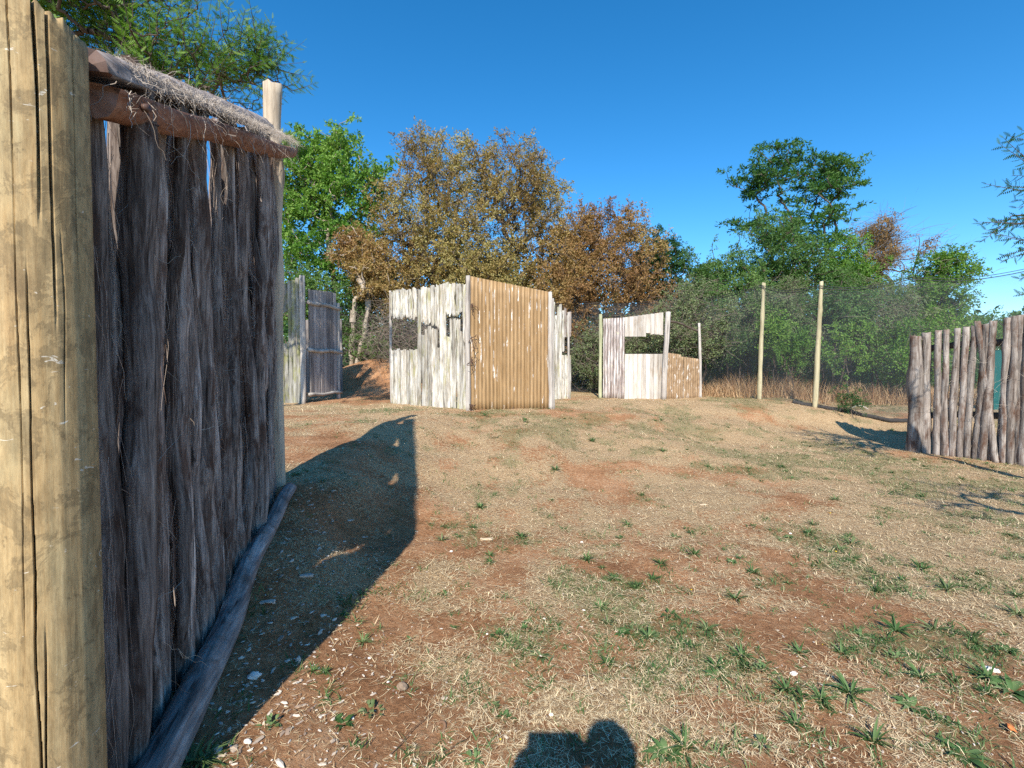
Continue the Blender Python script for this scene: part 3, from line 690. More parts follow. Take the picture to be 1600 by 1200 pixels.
# opening outline in photograph rows per column: lower edge of the upper piece / upper edge of the lower piece
up = [(612, 500), (640, 498), (648, 500)]; 
def opening(px):
    if 613 < px < 653: return (498 + 2 * math.sin(px), 545 + 1.5 * math.sin(px * 2))
    if 653 <= px < 657: return None
    if 657 <= px < 662: return (500, 503 + (4 if px > 659 else 0)) 
    if 662 <= px < 667: return (506, 522)
    if 667 <= px < 672: return (508, 514)
    if 672 <= px < 678: return (508, 508.5)
    if 678 <= px < 683: return (510, 512)
    if 683 <= px < 689: return (514, 542)
    if 689 <= px < 697: return None
    if 697 <= px < 706: return (494, 524)
    if 706 <= px < 718: return (495, 497)
    if 718 <= px < 723: return (489, 515)
    return None
q = 0
while px < 733:
    wpx = random.uniform(3.4, 6.2); c = px + wpx / 2; u = pxu(w1, c); p = w1.at(u); dd = p[1]
    wm = wpx / 750 * dd * 1.3
    zt = zpx(interp(tops, c), dd) + random.uniform(-.03, .03); zb = h1(p[0], p[1]) - .04; o = opening(c)
    th = random.uniform(.025, .045); out = random.uniform(0, .02)
    if o is None: w1.piece('slab', u, wm, th, zb, zt, M['slab'], q, out, jag=.06)
    else:
        za, zc = zpx(o[0], dd), zpx(o[1], dd)
        w1.piece('slab', u, wm, th, zb, zc, M['slab'], q, out, jag=.06)
        if zt - za > .05: w1.piece('slab', u, wm * .95, th, za, zt, M['slab'], q + 500, out + .012, jag=.05, botjag=.11)
    px += wpx; q += 1
w1.post('post', pxu(w1, 610), .03, h1(*C0) - .05, zpx(454, C0[1]), M['whitepost'], 901, -.03)
w1.post('post', 1.0, .05, h1(*C1) - .05, zpx(431, C1[1]), M['whitepost'], 902, .03, lean=(.015, 0))
for zq in (.45, .95):
    a_, b_ = w1.at(.02, -.06), w1.at(.98, -.06); zz_ = h1(*C1) + (.75 if zq < .9 else 2.15)
    mb = MB(); mb.tube([np.array([a_[0], a_[1], zz_]) - w1.ro, np.array([b_[0], b_[1], zz_]) - w1.ro], .035, 8); link('crossbar', mb.mesh('crossbar', M['whitepost']), hut)
w2 = Wall(hut, C1, C2); ns = 3; L = w2.L
for kx in range(ns):
    u0 = kx / ns; ws = L / ns + (.04 if kx < ns - 1 else 0)
    def tz(a, u0=u0): 
        uu = u0 + a / L; dd = C1[1] + (C2[1] - C1[1]) * uu; return zpx(431 + (457 - 431) * uu**.93, dd)
    g0 = h1(*w2.at(u0 + .15))
    w2.place('corrugated_sheet', corrugated(ws, tz, lambda a, g0=g0: g0 - .05, M['cbrown'], seed=kx), u0, 0, .02 + .0035 * kx)
w2.post('post', .985, .045, h1(*C2) - .05, zpx(457, C2[1]), M['whitepost'], 905, .05, lean=(-.02, 0))
w2.post('post', 1.03, .035, h1(*C2) - .05, zpx(466, C2[1]), M['whitepost'], 906, .0, lean=(-.03, 0))
for zq, ln in ((zpx(476, 9.4), .10), (zpx(528, 9.4), .22), (zpx(560, 9.4), .16), (zpx(632, 9.4), .12)):
    mb = MB()
    for s_ in range(5):
        a0 = np.array([C1[0] + .05, C1[1] - .06, zq]); mb.tube(a0 + np.cumsum(np.vstack([[0, 0, 0], np.random.default_rng(int(zq * 100) + s_).normal(0, ln * .22, (5, 3)) + np.array([.004, -.002, -ln * .1])]), 0), .006, 4)
    link('wire_tie', mb.mesh('wire_tie', M['iron']), hut, -w1.ro)
# far wall of the hide, seen to the right
E1 = PT(868, 622, 12.2)[:2]; E1 = np.array([.35, 12.3]); E2 = PT(889, 621, 12.5)[:2]
w3 = Wall(hut, E1, E2); pxs = [868, 872, 876, 880, 884, 888]
tl = {868: 490, 872: 472, 876: 486, 880: 474, 884: 481, 888: 492}
px = 856.0; q = 0
while px < 889:
    wpx = 3.6; c = px + wpx / 2; u = pxu(w3, c); p = w3.at(u); dd = p[1]; zb = h1(*p) - .04
    zt = zpx([474, 488, 471, 492, 478, 474, 484, 480, 490, 486, 493][q % 11], dd); wm = wpx / 750 * dd * 1.1
    if c > 876: 
        w3.piece('slab', u, wm, .03, zb, zpx(555 + random.uniform(-1, 1), dd), M['slab'], q + 300, 0); w3.piece('slab', u, wm, .03, zpx([528, 540, 550, 528][q % 4] if c < 880 else 527, dd), zt, M['stake' if q % 2 else 'slab'], q + 330, .01, jag=.06, botjag=.05)
    else: w3.piece('slab', u, wm, .03, zb, zt, M['slab'], q + 300, 0, jag=.05)
    px += wpx; q += 1
w3.post('post', pxu(w3, 888), .03, h1(*E2) - .05, zpx(488, E2[1]), M['whitepost'], 909, .03)

# ================================================================== RIGHT-HAND HIDE (silver iron, boards, flaking ochre iron)
D0 = PT(937, 622, 12.75)[:2]; D1 = PT(1037, 624, 12.6)[:2]; D2 = PT(1093, 621, 13.0)[:2]
hid = thing('patchwork_hide', 'open hide of silver corrugated iron, white boards with a long slot and flaking ochre iron', 'shelter', (D1[0], D1[1], h1(*D1)))
w4 = Wall(hid, D0, D1)
w4.post('post', pxu(w4, 938), .05, h1(*D0) - .05, zpx(491, D0[1]), M['greenpost'], 911, .0)
u0, u1 = pxu(w4, 942), pxu(w4, 975)
for kx in range(1):
    w4.place('corrugated_sheet', corrugated((u1 - u0) * w4.L, lambda a: zpx(498 - 2 * a / .6, 12.7), lambda a: h1(*D0) - .05, M['csilver'], seed=3), u0, 0, .03)
px = 975.5; q = 0
while px < 1034:
    wpx = random.choice([5.6, 6.2, 6.8]); c = px + wpx / 2; u = pxu(w4, c); p = w4.at(u); dd = p[1]; zb = h1(*p) - .04; wm = wpx / 750 * dd * .955
    if px + wpx > 1039: break
    w4.piece('board', u, wm, .022, zb, zpx(553, dd), M['whiteboard'], q + 400, random.uniform(0, .006), flat=True, jag=.004, rings=2)
    lo = 526 if c < 1008 else (521 if 1008 < c < 1014 else 523); lo = lo if c < 1026 else 524
    w4.piece('board', u, wm, .022, zpx(lo, dd), zpx(np.interp(c, [975, 1034], [496, 488]), dd), M['whiteboard'], q + 430, random.uniform(0, .006), flat=True, jag=.004, rings=2, botjag=.03 if c > 1008 else .004)
    px += wpx; q += 1
w4.post('post', pxu(w4, 1036), .062, h1(*D1) - .05, zpx(488, D1[1]), M['whitepost'], 915, .08, lean=(.09, 0))
for zq in (505, 575):
    a_, b_ = w4.at(.34, -.05), w4.at(.98, -.05); mb = MB(); z_ = zpx(zq, 12.7); mb.tube([np.array([a_[0], a_[1], z_]) - w4.ro, np.array([b_[0], b_[1], z_]) - w4.ro], .03, 8); link('crossbar', mb.mesh('crossbar', M['greyboard']), hid)
w5 = Wall(hid, D1, D2)
for kx in range(2):
    uu = .04 + .47 * kx; ww = w5.L * .48
    w5.place('corrugated_sheet', corrugated(ww, lambda a, uu=uu: zpx(551 + 7 * (uu + a / w5.L) + (3 if uu + a / w5.L > .45 else 0), 12.8), lambda a: h1(*D2) - .05, M['cflake'], seed=kx + 5), uu, 0, .02 + .004 * kx)
w5.post('post', 1.0, .042, h1(*D2) - .05, zpx(505, D2[1]), M['whitepost'], 917, .03, lean=(-.08, 0))
a_ = w5.at(.06); b_ = w5.at(.95); za, zc = zpx(502, 12.6), zpx(515, 13.0); t = np.linspace(0, 1, 12)
P = np.stack([a_[0] + (b_[0] - a_[0]) * t, a_[1] + (b_[1] - a_[1]) * t, za + (zc - za) * t + .04 * np.sin(t * 5)], 1)
mb = MB(); mb.tube(P - w5.ro, .028, 8); link('branch_rail', mb.mesh('branch_rail', M['trunkdark']), hid)

# ================================================================== LEFT HIDE (mossy grey slabs + grey board side)
F1 = PT(477, 630, 11.0)[:2]; F0 = PT(400, 628, 11.3)[:2]; F2 = PT(531, 617, 12.3)[:2]
lh = thing('board_hide', 'grey hide with mossy slab front and a shaded side of upright boards on rough rails', 'shelter', (F1[0], F1[1], h1(*F1)))
w6 = Wall(lh, F0, F1); px = 400.0; q = 0
while px < 474:
    wpx = random.uniform(4, 6.5); c = px + wpx / 2; u = pxu(w6, c); p = w6.at(u); dd = p[1]; zb = h1(*p) - .04; wm = wpx / 750 * dd * 1.12
    zt = zpx(np.interp(c, [400, 436, 468, 476], [460, 452, 434, 434]) + random.uniform(-2, 2), dd)
    if c < 452: 
        w6.piece('slab', u, wm, .035, zb, zpx(537 + random.uniform(-2, 2), dd), M['greyslab'], q + 600, random.uniform(0, .02)); w6.piece('slab', u, wm, .035, zpx(488 + random.uniform(-4, 4), dd), zt, M['greyslab'], q + 640, random.uniform(0, .02), botjag=.05)
    else: w6.piece('slab', u, wm, .035, zb, zt, M['greyslab'], q + 600, random.uniform(0, .02), jag=.04)
    px += wpx; q += 1
w6.post('post', .99, .06, h1(*F1) - .05, zpx(431, F1[1]), M['whitepost'], 921, .04, lean=(.02, 0))
w7 = Wall(lh, F1, F2); nb = 8; q = 0
ub = np.linspace(.10, .88, nb + 1)
for kx in range(nb):
    u = (ub[kx] + ub[kx + 1]) / 2; p = w7.at(u); wm = (ub[kx + 1] - ub[kx]) * w7.L * .84; zl = h1(*F1) + .17
    w7.piece('board', u, wm, .04, zl, zpx(449 + 7 * u, p[1] - .2) if u < .78 else zpx(458, p[1]), M['greyboard'], 700 + kx, random.uniform(0, .01), flat=True, jag=.01, rings=3)
w7.post('post', .95, .05, h1(*F2) - .05, zpx(474, F2[1]), M['whitepost'], 925, .0)
for zq, ra in ((zpx(480, 12.0), .045), (zpx(549, 12.0), .045), (h1(*F1) + .19, .035)):
    a_, b_ = w7.at(.04, .06), w7.at(1.0, .06); t = np.linspace(0, 1, 10); P = np.stack([a_[0] + (b_[0] - a_[0]) * t, a_[1] + (b_[1] - a_[1]) * t, zq + .015 * np.sin(t * 9 + zq)], 1)
    mb = MB(); mb.tube(P - w7.ro, ra, 8, lambda th, S: 1 + .2 * (vn(np.cos(th) + S * 4, np.sin(th), S * 3, 5) - .5)); link('rail', mb.mesh('rail', M['whitepost']), lh)
# back wall of boards seen through the opening
F3 = F0 + np.array([0, 2.0]); w8 = Wall(lh, F3, np.array([F2[0], F2[1] + .5]) + np.array([-.2, .3])); nb = 22
for kx in range(nb): 
    u = (kx + .5) / nb; p = w8.at(u); w8.piece('board', u, w8.L / nb * .95, .022, h1(*p) - .04, h1(*p) + 2.0, M['greyboard'], 740 + kx, 0, flat=True, jag=.01, rings=2)

# ================================================================== RIGHT STAKE FENCE
G0 = PT(1432, 707, 8.4)[:2]; G1 = G0 + (PT(1600, 727, 7.35)[:2] - G0) * 1.55
sf = thing('stake_fence', 'fence of crooked bark-grey stakes standing on the grass at the right edge', 'fence', (G0[0], G0[1], h1(*G0)))
w9 = Wall(sf, G0, G1)
stakes = [(1432, .095, 525, -.04), (1450, .062, 520, -.05), (1467, .052, 516, -.02), (1480.5, .050, 515, .0), (1491, .045, 513, .02), (1503.5, .048, 511, .03), (1516, .046, 509, .03), (1527, .040, 508, .04),
          (1534, .035, 506, .05), (1539, .05, 502, .06), (1549.5, .036, 600, -.04), (1554, .045, 500, -.28), (1546.5, .035, 502, .0), (1572, .046, 496, -.0), (1584, .046, 494, -.02), (1594, .045, 492, -.03), (1604, .05, 491, 0), (1568, .045, 497, .02),
          (1618, .06, 489, 0), (1634, .05, 487, .05), (1650, .05, 487, 0), (1668, .06, 485, 0), (1686, .06, 484, 0)]
for q, (px, r, ty, ln) in enumerate(stakes):
    r *= 1.13
    u = pxu(w9, px if ln > -.2 else px + 8); p = w9.at(u); zb = h1(*p) - .05
    back = 1 if q in (12, 17, 10) else 0
    me = pole_mesh('stake', zpx(ty, p[1]) - zb, r, M['stake'], 1000 + q, 12, 26, .011, .88, .22, (ln, 0), 3)
    w9.place('stake', me, u, zb, random.uniform(-.01, .02) - .07 * back)
for zq, o_ in ((-.28, -.09), (-1.45, -.09)):
    a_, b_ = w9.at(.02, o_), w9.at(1, o_); za = zpx(525, G0[1]) + zq + .05; zc = zpx(493, 7.35) + zq
    t = np.linspace(0, 1, 14); P = np.stack([a_[0] + (b_[0] - a_[0]) * t, a_[1] + (b_[1] - a_[1]) * t, za + (zc - za) * t + .02 * np.sin(t * 8)], 1)
    mb = MB(); mb.tube(P - w9.ro, .055, 10); link('crossbar', mb.mesh('crossbar', M['trunkdark']), sf)
n = 260; k = 6; t = np.linspace(0, 1, k); u = rng.random(n); base = w9.A + (w9.B - w9.A) * u[:, None] + np.array([w9.dir[1], -w9.dir[0]]) * .06
P = np.stack([base[:, 0], base[:, 1], h1(*G0) + rng.uniform(.1, 2.1, n)], 1)[:, None] + rng.normal(0, 1, (n, 1, 3)) * np.array([.12, .04, .2]) * t[None, :, None] + rng.normal(0, .01, (n, k, 3)).cumsum(1)
fb = link('bark_fibre', strand_mesh(P - w9.ro, rng.uniform(.002, .004, n), M['fibre2'], rng.random(n)), sf); fb['kind'] = 'stuff'

# teal screen behind
T0 = PT(1538, 628, 11.5); T1 = PT(1600, 632, 11.0); me_h = zpx(546, 11.5) - T0[2] + .1
ts = thing('shade_screen', 'teal shade cloth screen standing behind the crooked stake fence', 'screen', (T0[0], T0[1], h1(T0[0], T0[1])))
wt = Wall(ts, T0[:2], T1[:2]); hz_ = h1(T0[0], T0[1])
xs = np.linspace(0, wt.L, 24); V = []
for dy in (0, .004):
    for z_ in np.linspace(0, 1, 8): V.append(np.stack([xs, .015 * np.sin(xs * 9 + z_ * 2) + dy, hz_ - .02 + (zpx(546, 11.5) - hz_) * z_ + 0 * xs], 1))
V = np.vstack(V); i = (np.arange(7)[:, None] * 24 + np.arange(23)[None]).ravel(); Q = np.stack([i, i + 1, i + 25, i + 24], 1)
wt.place('cloth', npmesh('cloth', V, [np.vstack([Q, Q[:, ::-1] + 192])], M['teal']), 0, 0, 0)
for u in (0, 1): wt.post('post', u, .03, hz_ - .1, zpx(544, 11.5), M['netpole'], 931 + u, -.04)

# ================================================================== NET FENCE
NP = [PT(1186, 622, 12.6), PT(1273, 636, 11.6)]
for q, (pp, top, lab) in enumerate(((NP[0], 442, 'slim pale pole carrying the netting, beside the patchwork hide'), (NP[1], 440, 'slim pale pole carrying the netting, midway between hide and stake fence'))):
    zb = h1(pp[0], pp[1]) - .1
    o = link('net_pole', pole_mesh('net_pole', zpx(top, pp[1]) - zb, .058, M['netpole'], 950 + q, 12, 24, .006, .82, .07, (.06 + .03 * q, 0), 2), None, (pp[0], pp[1], zb)); tag(o, lab, 'pole', 'poles holding up the netting')
netpts = [PT(470, 520, 16.5), PT(900, 500, 15.6), PT(1066, 467, 14.4), PT(1187, 449, 12.65), PT(1275, 450, 11.65), PT(1420, 437, 10.8), PT(1620, 420, 9.9), PT(1800, 400, 9.0)]
bot = [h1(p[0], p[1]) - .02 for p in netpts]; netpts[0][2] = bot[0] + 2.9; netpts[1][2] = bot[1] + 2.9
ng = thing('safety_net', 'fine grey netting with cable edges stretched in front of the trees', 'net', (NP[0][0], NP[0][1], h1(NP[0][0], NP[0][1])))
NO = np.array(ng.location); V = []; Q = []; seg = 10; rows = 6; cols_ = []
for a in range(len(netpts) - 1):
    for s_ in range(seg + (1 if a == len(netpts) - 2 else 0)):
        t_ = s_ / seg; P_ = netpts[a] * (1 - t_) + netpts[a + 1] * t_; P_[2] -= .12 * math.sin(t_ * math.pi); zb_ = h1(P_[0], P_[1]) + .0
        cols_.append([(P_[0], P_[1] + .05 * math.sin(r_ * 2 + s_), zb_ + (P_[2] - zb_) * r_ / (rows - 1)) for r_ in range(rows)])
V = np.array(cols_).reshape(-1, 3); nc = len(cols_); i = (np.arange(nc - 1)[:, None] * rows + np.arange(rows - 1)[None]).ravel(); Q = np.stack([i, i + rows, i + rows + 1, i + 1], 1)
link('netting', npmesh('netting', V, [Q], M['net']), ng, -NO)
Cc = np.array(cols_); top_ = Cc[:, -1]; 
for dz, rr, sl in ((0, .009, 0), (.05, .007, 0), (-1.2, .003, 0)):
    mb = MB(); mb.tube(top_ + np.array([0, -.02, dz]), rr, 5); link('cable', mb.mesh('cable', M['cable']), ng, -NO)
# dark strip modelled in place of the shade line under the net
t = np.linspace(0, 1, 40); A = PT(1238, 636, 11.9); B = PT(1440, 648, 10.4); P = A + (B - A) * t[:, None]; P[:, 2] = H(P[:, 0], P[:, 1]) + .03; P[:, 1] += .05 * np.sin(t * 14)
V, fs = sweep(P, .05, 10, lambda th, S: 1 + .5 * (fbm(np.cos(th) + S * 2, np.sin(th), S * 3, 91, 3) - .5)); tag(link('shade_strip', npmesh('shade_strip', V, fs, M['shadestrip'])), 'dark strip standing in for the line of shade along the ground under the net', 'net')
A = PT(1327, 633, 11.9); t = np.linspace(0, 1, 12); P = np.stack([A[0] + .55 * t, A[1] + .1 * t, h1(A[0], A[1]) + .02 + .10 * np.sin(t * math.pi)], 1)
mb = MB(); mb.tube(P, .012, 6); tag(link('white_hose', mb.mesh('white_hose', M['whitestone'])), 'short white curved hose lying on the ground beyond the net', 'hose')

# ================================================================== TREES
def leaves_mesh(C, n_per, cr, ll, lw, m, seed, droop=.0, flatn=.0, chunk_rnd=None, tw=6, spread=.25):
    """leaf blades along little twigs round every clump centre C"""
    r_ = np.random.default_rng(seed); nC = len(C)
    td = r_.normal(0, 1, (nC, tw, 3)); td[..., 2] = td[..., 2] * (1 - flatn) + .15; td /= np.linalg.norm(td, axis=2, keepdims=True)
    tl = cr * r_.uniform(.5, 1.15, (nC, tw))
    n = nC * n_per; ci = np.repeat(np.arange(nC), n_per); ti = r_.integers(0, tw, n); t = r_.uniform(.1, 1, n)**.8
    D = td[ci, ti]; P = C[ci] + D * (tl[ci, ti] * t)[:, None] + r_.normal(0, cr * spread * .35, (n, 3)); P[:, 2] -= droop * cr * t * t
    ld = D * .8 + r_.normal(0, .75, (n, 3)); ld[:, 2] -= droop; ld /= np.linalg.norm(ld, axis=1, keepdims=True)
    nn = r_.normal(0, 1, (n, 3)); nn[:, 2] += .6; s = np.cross(ld, nn); s /= np.linalg.norm(s, axis=1, keepdims=True) + 1e-9
    L = ll * r_.uniform(.6, 1.35, n); Wd = lw * r_.uniform(.7, 1.3, n)
    V = np.stack([P, P + ld * (L * .45)[:, None] - s * (Wd / 2)[:, None], P + ld * L[:, None], P + ld * (L * .45)[:, None] + s * (Wd / 2)[:, None]], 1).reshape(-1, 3)
    Q = np.arange(n)[:, None] * 4 + np.arange(4)[None]
    cr_ = fbm(C[:, 0] * .6, C[:, 1] * .6, C[:, 2] * .6, seed, 2); rnd = np.clip(.45 * r_.random(n) + .55 * np.clip((cr_[ci] - .5) * 2.2 + .5 + r_.normal(0, .1, nC)[ci], 0, 1), 0, 1)
    return npmesh('crown', V, [Q], m, False, {'rnd': np.repeat(rnd, 4)})
def branches(root_pts, C, r_min, r_max, seed, bend=.12, tips=None, sides=3):
    """limb network: every clump centre joins the nearest node already grown"""
    r_ = np.random.default_rng(seed); nodes = [np.array(p, float) for p in root_pts]; par = [-1] + list(range(len(nodes) - 1)); order = np.argsort(np.linalg.norm(C - nodes[-1], axis=1))
    NA = np.zeros((len(nodes) + 3 * len(C) + 5, 3)); NA[:len(nodes)] = nodes; cnt = len(nodes); base0 = min(2, cnt - 1)
    for ci in order:
        c = C[ci]; dlt = NA[base0:cnt] - c; dist = np.linalg.norm(dlt, axis=1) + .9 * np.maximum(NA[base0:cnt, 2] - c[2], 0); j = base0 + int(np.argmin(dist)); p0 = NA[j]
        L_ = np.linalg.norm(c - p0)
        for f_ in (.35, .7, 1.0):
            q_ = p0 + (c - p0) * f_ + (r_.normal(0, bend * L_ * .5, 3) if f_ < 1 else 0); NA[cnt] = q_; par.append(j); j = cnt; cnt += 1
    NA = NA[:cnt]; par = np.array(par); load = np.ones(cnt)
    for j in range(cnt - 1, 0, -1):
        if par[j] >= 0: load[par[j]] += load[j]
    rad = r_min + (r_max - r_min) * (load / load.max())**.5
    k = np.where(par >= 0)[0]; A = NA[par[k]]; B = NA[k]; ra = np.minimum(rad[par[k]], rad[k] * 1.6 + .002); rb = rad[k]
    T = B - A; T /= np.linalg.norm(T, axis=1, keepdims=True) + 1e-9; U = np.cross(T, np.array([.31, .22, .92])); U /= np.linalg.norm(U, axis=1, keepdims=True) + 1e-9; W_ = np.cross(T, U)
    th = np.linspace(0, 2 * math.pi, sides, endpoint=False)
    ring = U[:, None] * np.cos(th)[None, :, None] + W_[:, None] * np.sin(th)[None, :, None]
    V = np.concatenate([A[:, None] + ring * ra[:, None, None], B[:, None] + ring * rb[:, None, None]], 1).reshape(-1, 3)
    b = (np.arange(len(k)) * 2 * sides)[:, None]; j = np.arange(sides); j2 = (j + 1) % sides
    Q = np.stack([b + j, b + j2, b + sides + j2, b + sides + j], -1).reshape(-1, 4)
    return V, Q
def lobe_points(lobes, n, seed, gap=.42, gfreq=.9, bias=.4):
    r_ = np.random.default_rng(seed); lb = np.array(lobes, float); vol = (lb[:, 3] * lb[:, 4] * lb[:, 5])**.8; idx = r_.choice(len(lb), n * 3, p=vol / vol.sum())
    dr = r_.normal(0, 1, (n * 3, 3)); dr /= np.linalg.norm(dr, axis=1, keepdims=True); rr = r_.random(n * 3)**bias
    P = lb[idx, :3] + dr * rr[:, None] * lb[idx, 3:6]; P += r_.normal(0, .12, P.shape)
    g = fbm(P[:, 0] * gfreq, P[:, 1] * gfreq, P[:, 2] * gfreq, seed + 3, 2); P = P[g > gap]
    return P[:n]
def twigs(C, n_per, L, w, m, seed, name='twig'):
    r_ = np.random.default_rng(seed); n = len(C) * n_per; ci = np.repeat(np.arange(len(C)), n_per); k = 4; t = np.linspace(0, 1, k)
    D = r_.normal(0, 1, (n, 3)); D[:, 2] = D[:, 2] * .7 + .15; D /= np.linalg.norm(D, axis=1, keepdims=True)
    P = C[ci][:, None] + r_.normal(0, .15, (n, 1, 3)) + D[:, None] * (t[None, :, None] * (L * r_.uniform(.5, 1.2, n))[:, None, None]) + r_.normal(0, L * .05, (n, k, 3)).cumsum(1)
    return strand_mesh(P, np.full(n, w) * r_.uniform(.6, 1.4, n), m, r_.random(n))
M['twiggrey'] = fibre_mat('grey_twig', (.06, .045, .037), (.24, .20, .16))
def L_(px, py, d, rx, ry, ryd=None):
    """crown lobe centred on a sight line; radii rx, ry in photograph pixels at distance d"""
    c = PT(px, py, d); k = d / 750.; return (c[0], c[1], c[2], rx * k, (ryd if ryd else rx * k * .8), ry * k)
TREE_SCALE = 1.0
def tree(label, base, lobes, nclump, per, cr, ll, lw, lm, tm, tr, seed, fork=None, gap=.42, gfreq=.9, droop=.2, flatn=0., twn=0, twl=.4, tww=.006, stems=1, cat='tree', name='tree', lean=(0, 0), bias=.4, group=None, rmin=.006, bend=.12, spread=.25):
    bx, by = base; bz = h1(bx, by) - .1
    lb = np.array(lobes); r = thing(name, label, cat, (bx, by, bz), 0, group); RO = np.array([bx, by, bz])
    C = lobe_points(lobes, nclump, seed, gap, gfreq, bias); C = C[C[:, 2] > bz + .25]
    low = (lb[:, 2] - lb[:, 5]).min(); cz = (lb[:, 2] * lb[:, 3]).sum() / lb[:, 3].sum(); cxy = (lb[:, :2] * lb[:, 3:4]).sum(0) / lb[:, 3].sum()
    mb = MB(); r_ = np.random.default_rng(seed)
    if stems == 1: groups = [C]
    else:
        ang = np.argsort(C[:, 0]); groups = [C[a] for a in np.array_split(ang, stems)]
    for q, Cg in enumerate(groups):
        if len(Cg) < 2: continue
        f = fork if fork is not None else max(.25, min(.55, (low - bz) / (cz - bz + 1e-6) + .15)); m_ = Cg.mean(0); topz = bz + (cz - bz) * (f + .25); b0 = np.array([bx + (q - (stems - 1) / 2) * .18 * tr / .1, by + r_.normal(0, .05), bz])
        tgt = np.array([bx + (m_[0] - bx) * .55 + lean[0], by + (m_[1] - by) * .5 + lean[1], topz]); t = np.linspace(0, 1, 7)[:, None]
        path = b0 * (1 - t) + tgt * t; path[1:-1, :2] += r_.normal(0, .05, (5, 2)) * (topz - bz) * .35
        V, Q = branches(path, Cg, rmin, tr, seed + q, bend); mb.add(V - RO, [Q])
    link('trunk', mb.mesh('trunk', tm), r)
    link('crown', leaves_mesh(C - RO, per, cr, ll, lw, lm, seed, droop, flatn, spread=spread), r)
    if twn: o = link('twig', twigs(C - RO, twn, twl, tww, M['twiggrey'], seed), r); o['kind'] = 'stuff'
    return r

# bright green tree behind the fence end
tree('leafy bright green tree with pale trunk, left of the big brown tree', PT(524, 600, 17.5)[:2], [L_(500, 255, 17.5, 75, 62), L_(470, 330, 17.5, 60, 70), L_(545, 300, 17.5, 55, 60), L_(480, 400, 17.3, 55, 60), L_(560, 380, 17.5, 40, 60), L_(545, 222, 17.5, 28, 30), L_(600, 270, 17.8, 20, 30)],
     640, 62, .34, .12, .06, M['l_bright'], M['trunkpale'], .12, 101, gap=.45, gfreq=1.4)
tree('dark green tree low behind the board hide', PT(500, 600, 16)[:2], [L_(500, 470, 16, 60, 45), L_(450, 450, 16.2, 60, 50), L_(560, 480, 16.5, 40, 60)], 260, 60, .35, .09, .05, M['l_mid'], M['trunkdark'], .1, 102, gap=.4)
# big brown tree
tree('big rounded tree with olive brown foliage behind the white slab hide', PT(720, 600, 17.5)[:2], [L_(700, 265, 17.5, 75, 62), L_(800, 280, 17.5, 75, 60), L_(640, 330, 17.3, 75, 60), L_(840, 350, 17.3, 55, 60), L_(750, 360, 17.5, 100, 70), L_(600, 400, 17, 65, 60), L_(680, 440, 16.8, 80, 50), L_(790, 430, 16.8, 70, 50), L_(850, 300, 17.6, 40, 45), L_(870, 400, 17.2, 50, 60), L_(760, 470, 16.8, 90, 45), L_(700, 390, 17.2, 80, 50), L_(600, 470, 16.7, 55, 45), L_(650, 225, 17.7, 35, 30)],
     2100, 66, .34, .086, .034, M['l_tan'], M['trunkdark'], .17, 103, gap=.27, gfreq=1.7, droop=.1, stems=3, rmin=.006)
tree('brown leaved tree with paired pale trunks beside the earth mound', PT(552, 560, 15.6)[:2], [L_(575, 420, 15.8, 42, 50), L_(590, 470, 15.8, 35, 40), L_(545, 390, 15.8, 25, 35)], 240, 85, .33, .085, .032, M['l_rust'], M['trunkpale'], .11, 104, gap=.4, stems=2, fork=.5)
tree('lower brown tree to the right of the big brown one', PT(940, 600, 16.5)[:2], [L_(950, 375, 16.5, 55, 45), L_(900, 400, 16.5, 50, 55), L_(1000, 410, 16.6, 45, 45), L_(940, 450, 16.2, 80, 55), L_(890, 500, 16, 50, 60), L_(908, 368, 16.7, 42, 48), L_(968, 352, 16.6, 42, 36), L_(1010, 470, 16.4, 45, 55), L_(880, 450, 16.2, 60, 50)],
     1050, 70, .33, .08, .033, M['l_rust'], M['trunkdark'], .12, 105, gap=.32, gfreq=1.6, stems=3, droop=.1)
tree('dense dark green tree right of the brown trees', PT(1040, 600, 17.5)[:2], [L_(1030, 410, 17.5, 38, 50), L_(1050, 460, 17.3, 35, 60), L_(1010, 450, 17.5, 30, 50)], 320, 90, .3, .08, .035, M['l_dark'], M['trunkdark'], .1, 106, gap=.35, spread=.2)
# tall flat-topped tree
pads = [(1175, 268, 38, 13), (1215, 245, 42, 15), (1265, 262, 46, 15), (1316, 262, 33, 15), (1326, 298, 22, 12), (1203, 300, 38, 11), (1255, 304, 44, 13), (1172, 348, 32, 8), (1302, 335, 36, 12), (1240, 345, 45, 13), (1275, 378, 42, 14), (1190, 285, 34, 10), (1215, 375, 34, 12), (1295, 285, 34, 11)]
tree('tall dark green tree with layered flat canopy against the sky', PT(1235, 600, 19)[:2], [L_(a, b, 19, c, d_, 1.1) for a, b, c, d_ in pads],
     400, 50, .33, .14, .048, M['l_mid2'], M['trunkdark'], .055, 107, gap=.40, gfreq=1.8, flatn=.85, stems=4, fork=.35, droop=.1, bend=.08)
tree('soft green tree growing in front of the tall flat-topped one', PT(1185, 600, 16.5)[:2], [L_(1190, 385, 16.5, 55, 40), L_(1140, 420, 16.5, 50, 50), L_(1230, 410, 16.5, 60, 45), L_(1180, 460, 16.3, 80, 45), L_(1270, 450, 16.5, 60, 45), L_(1100, 430, 16.6, 45, 45), L_(1210, 360, 16.6, 40, 30), L_(1085, 470, 16.4, 40, 45)], 900, 68, .32, .08, .035, M['l_mid'], M['trunkdark'], .11, 108, gap=.42, stems=2)
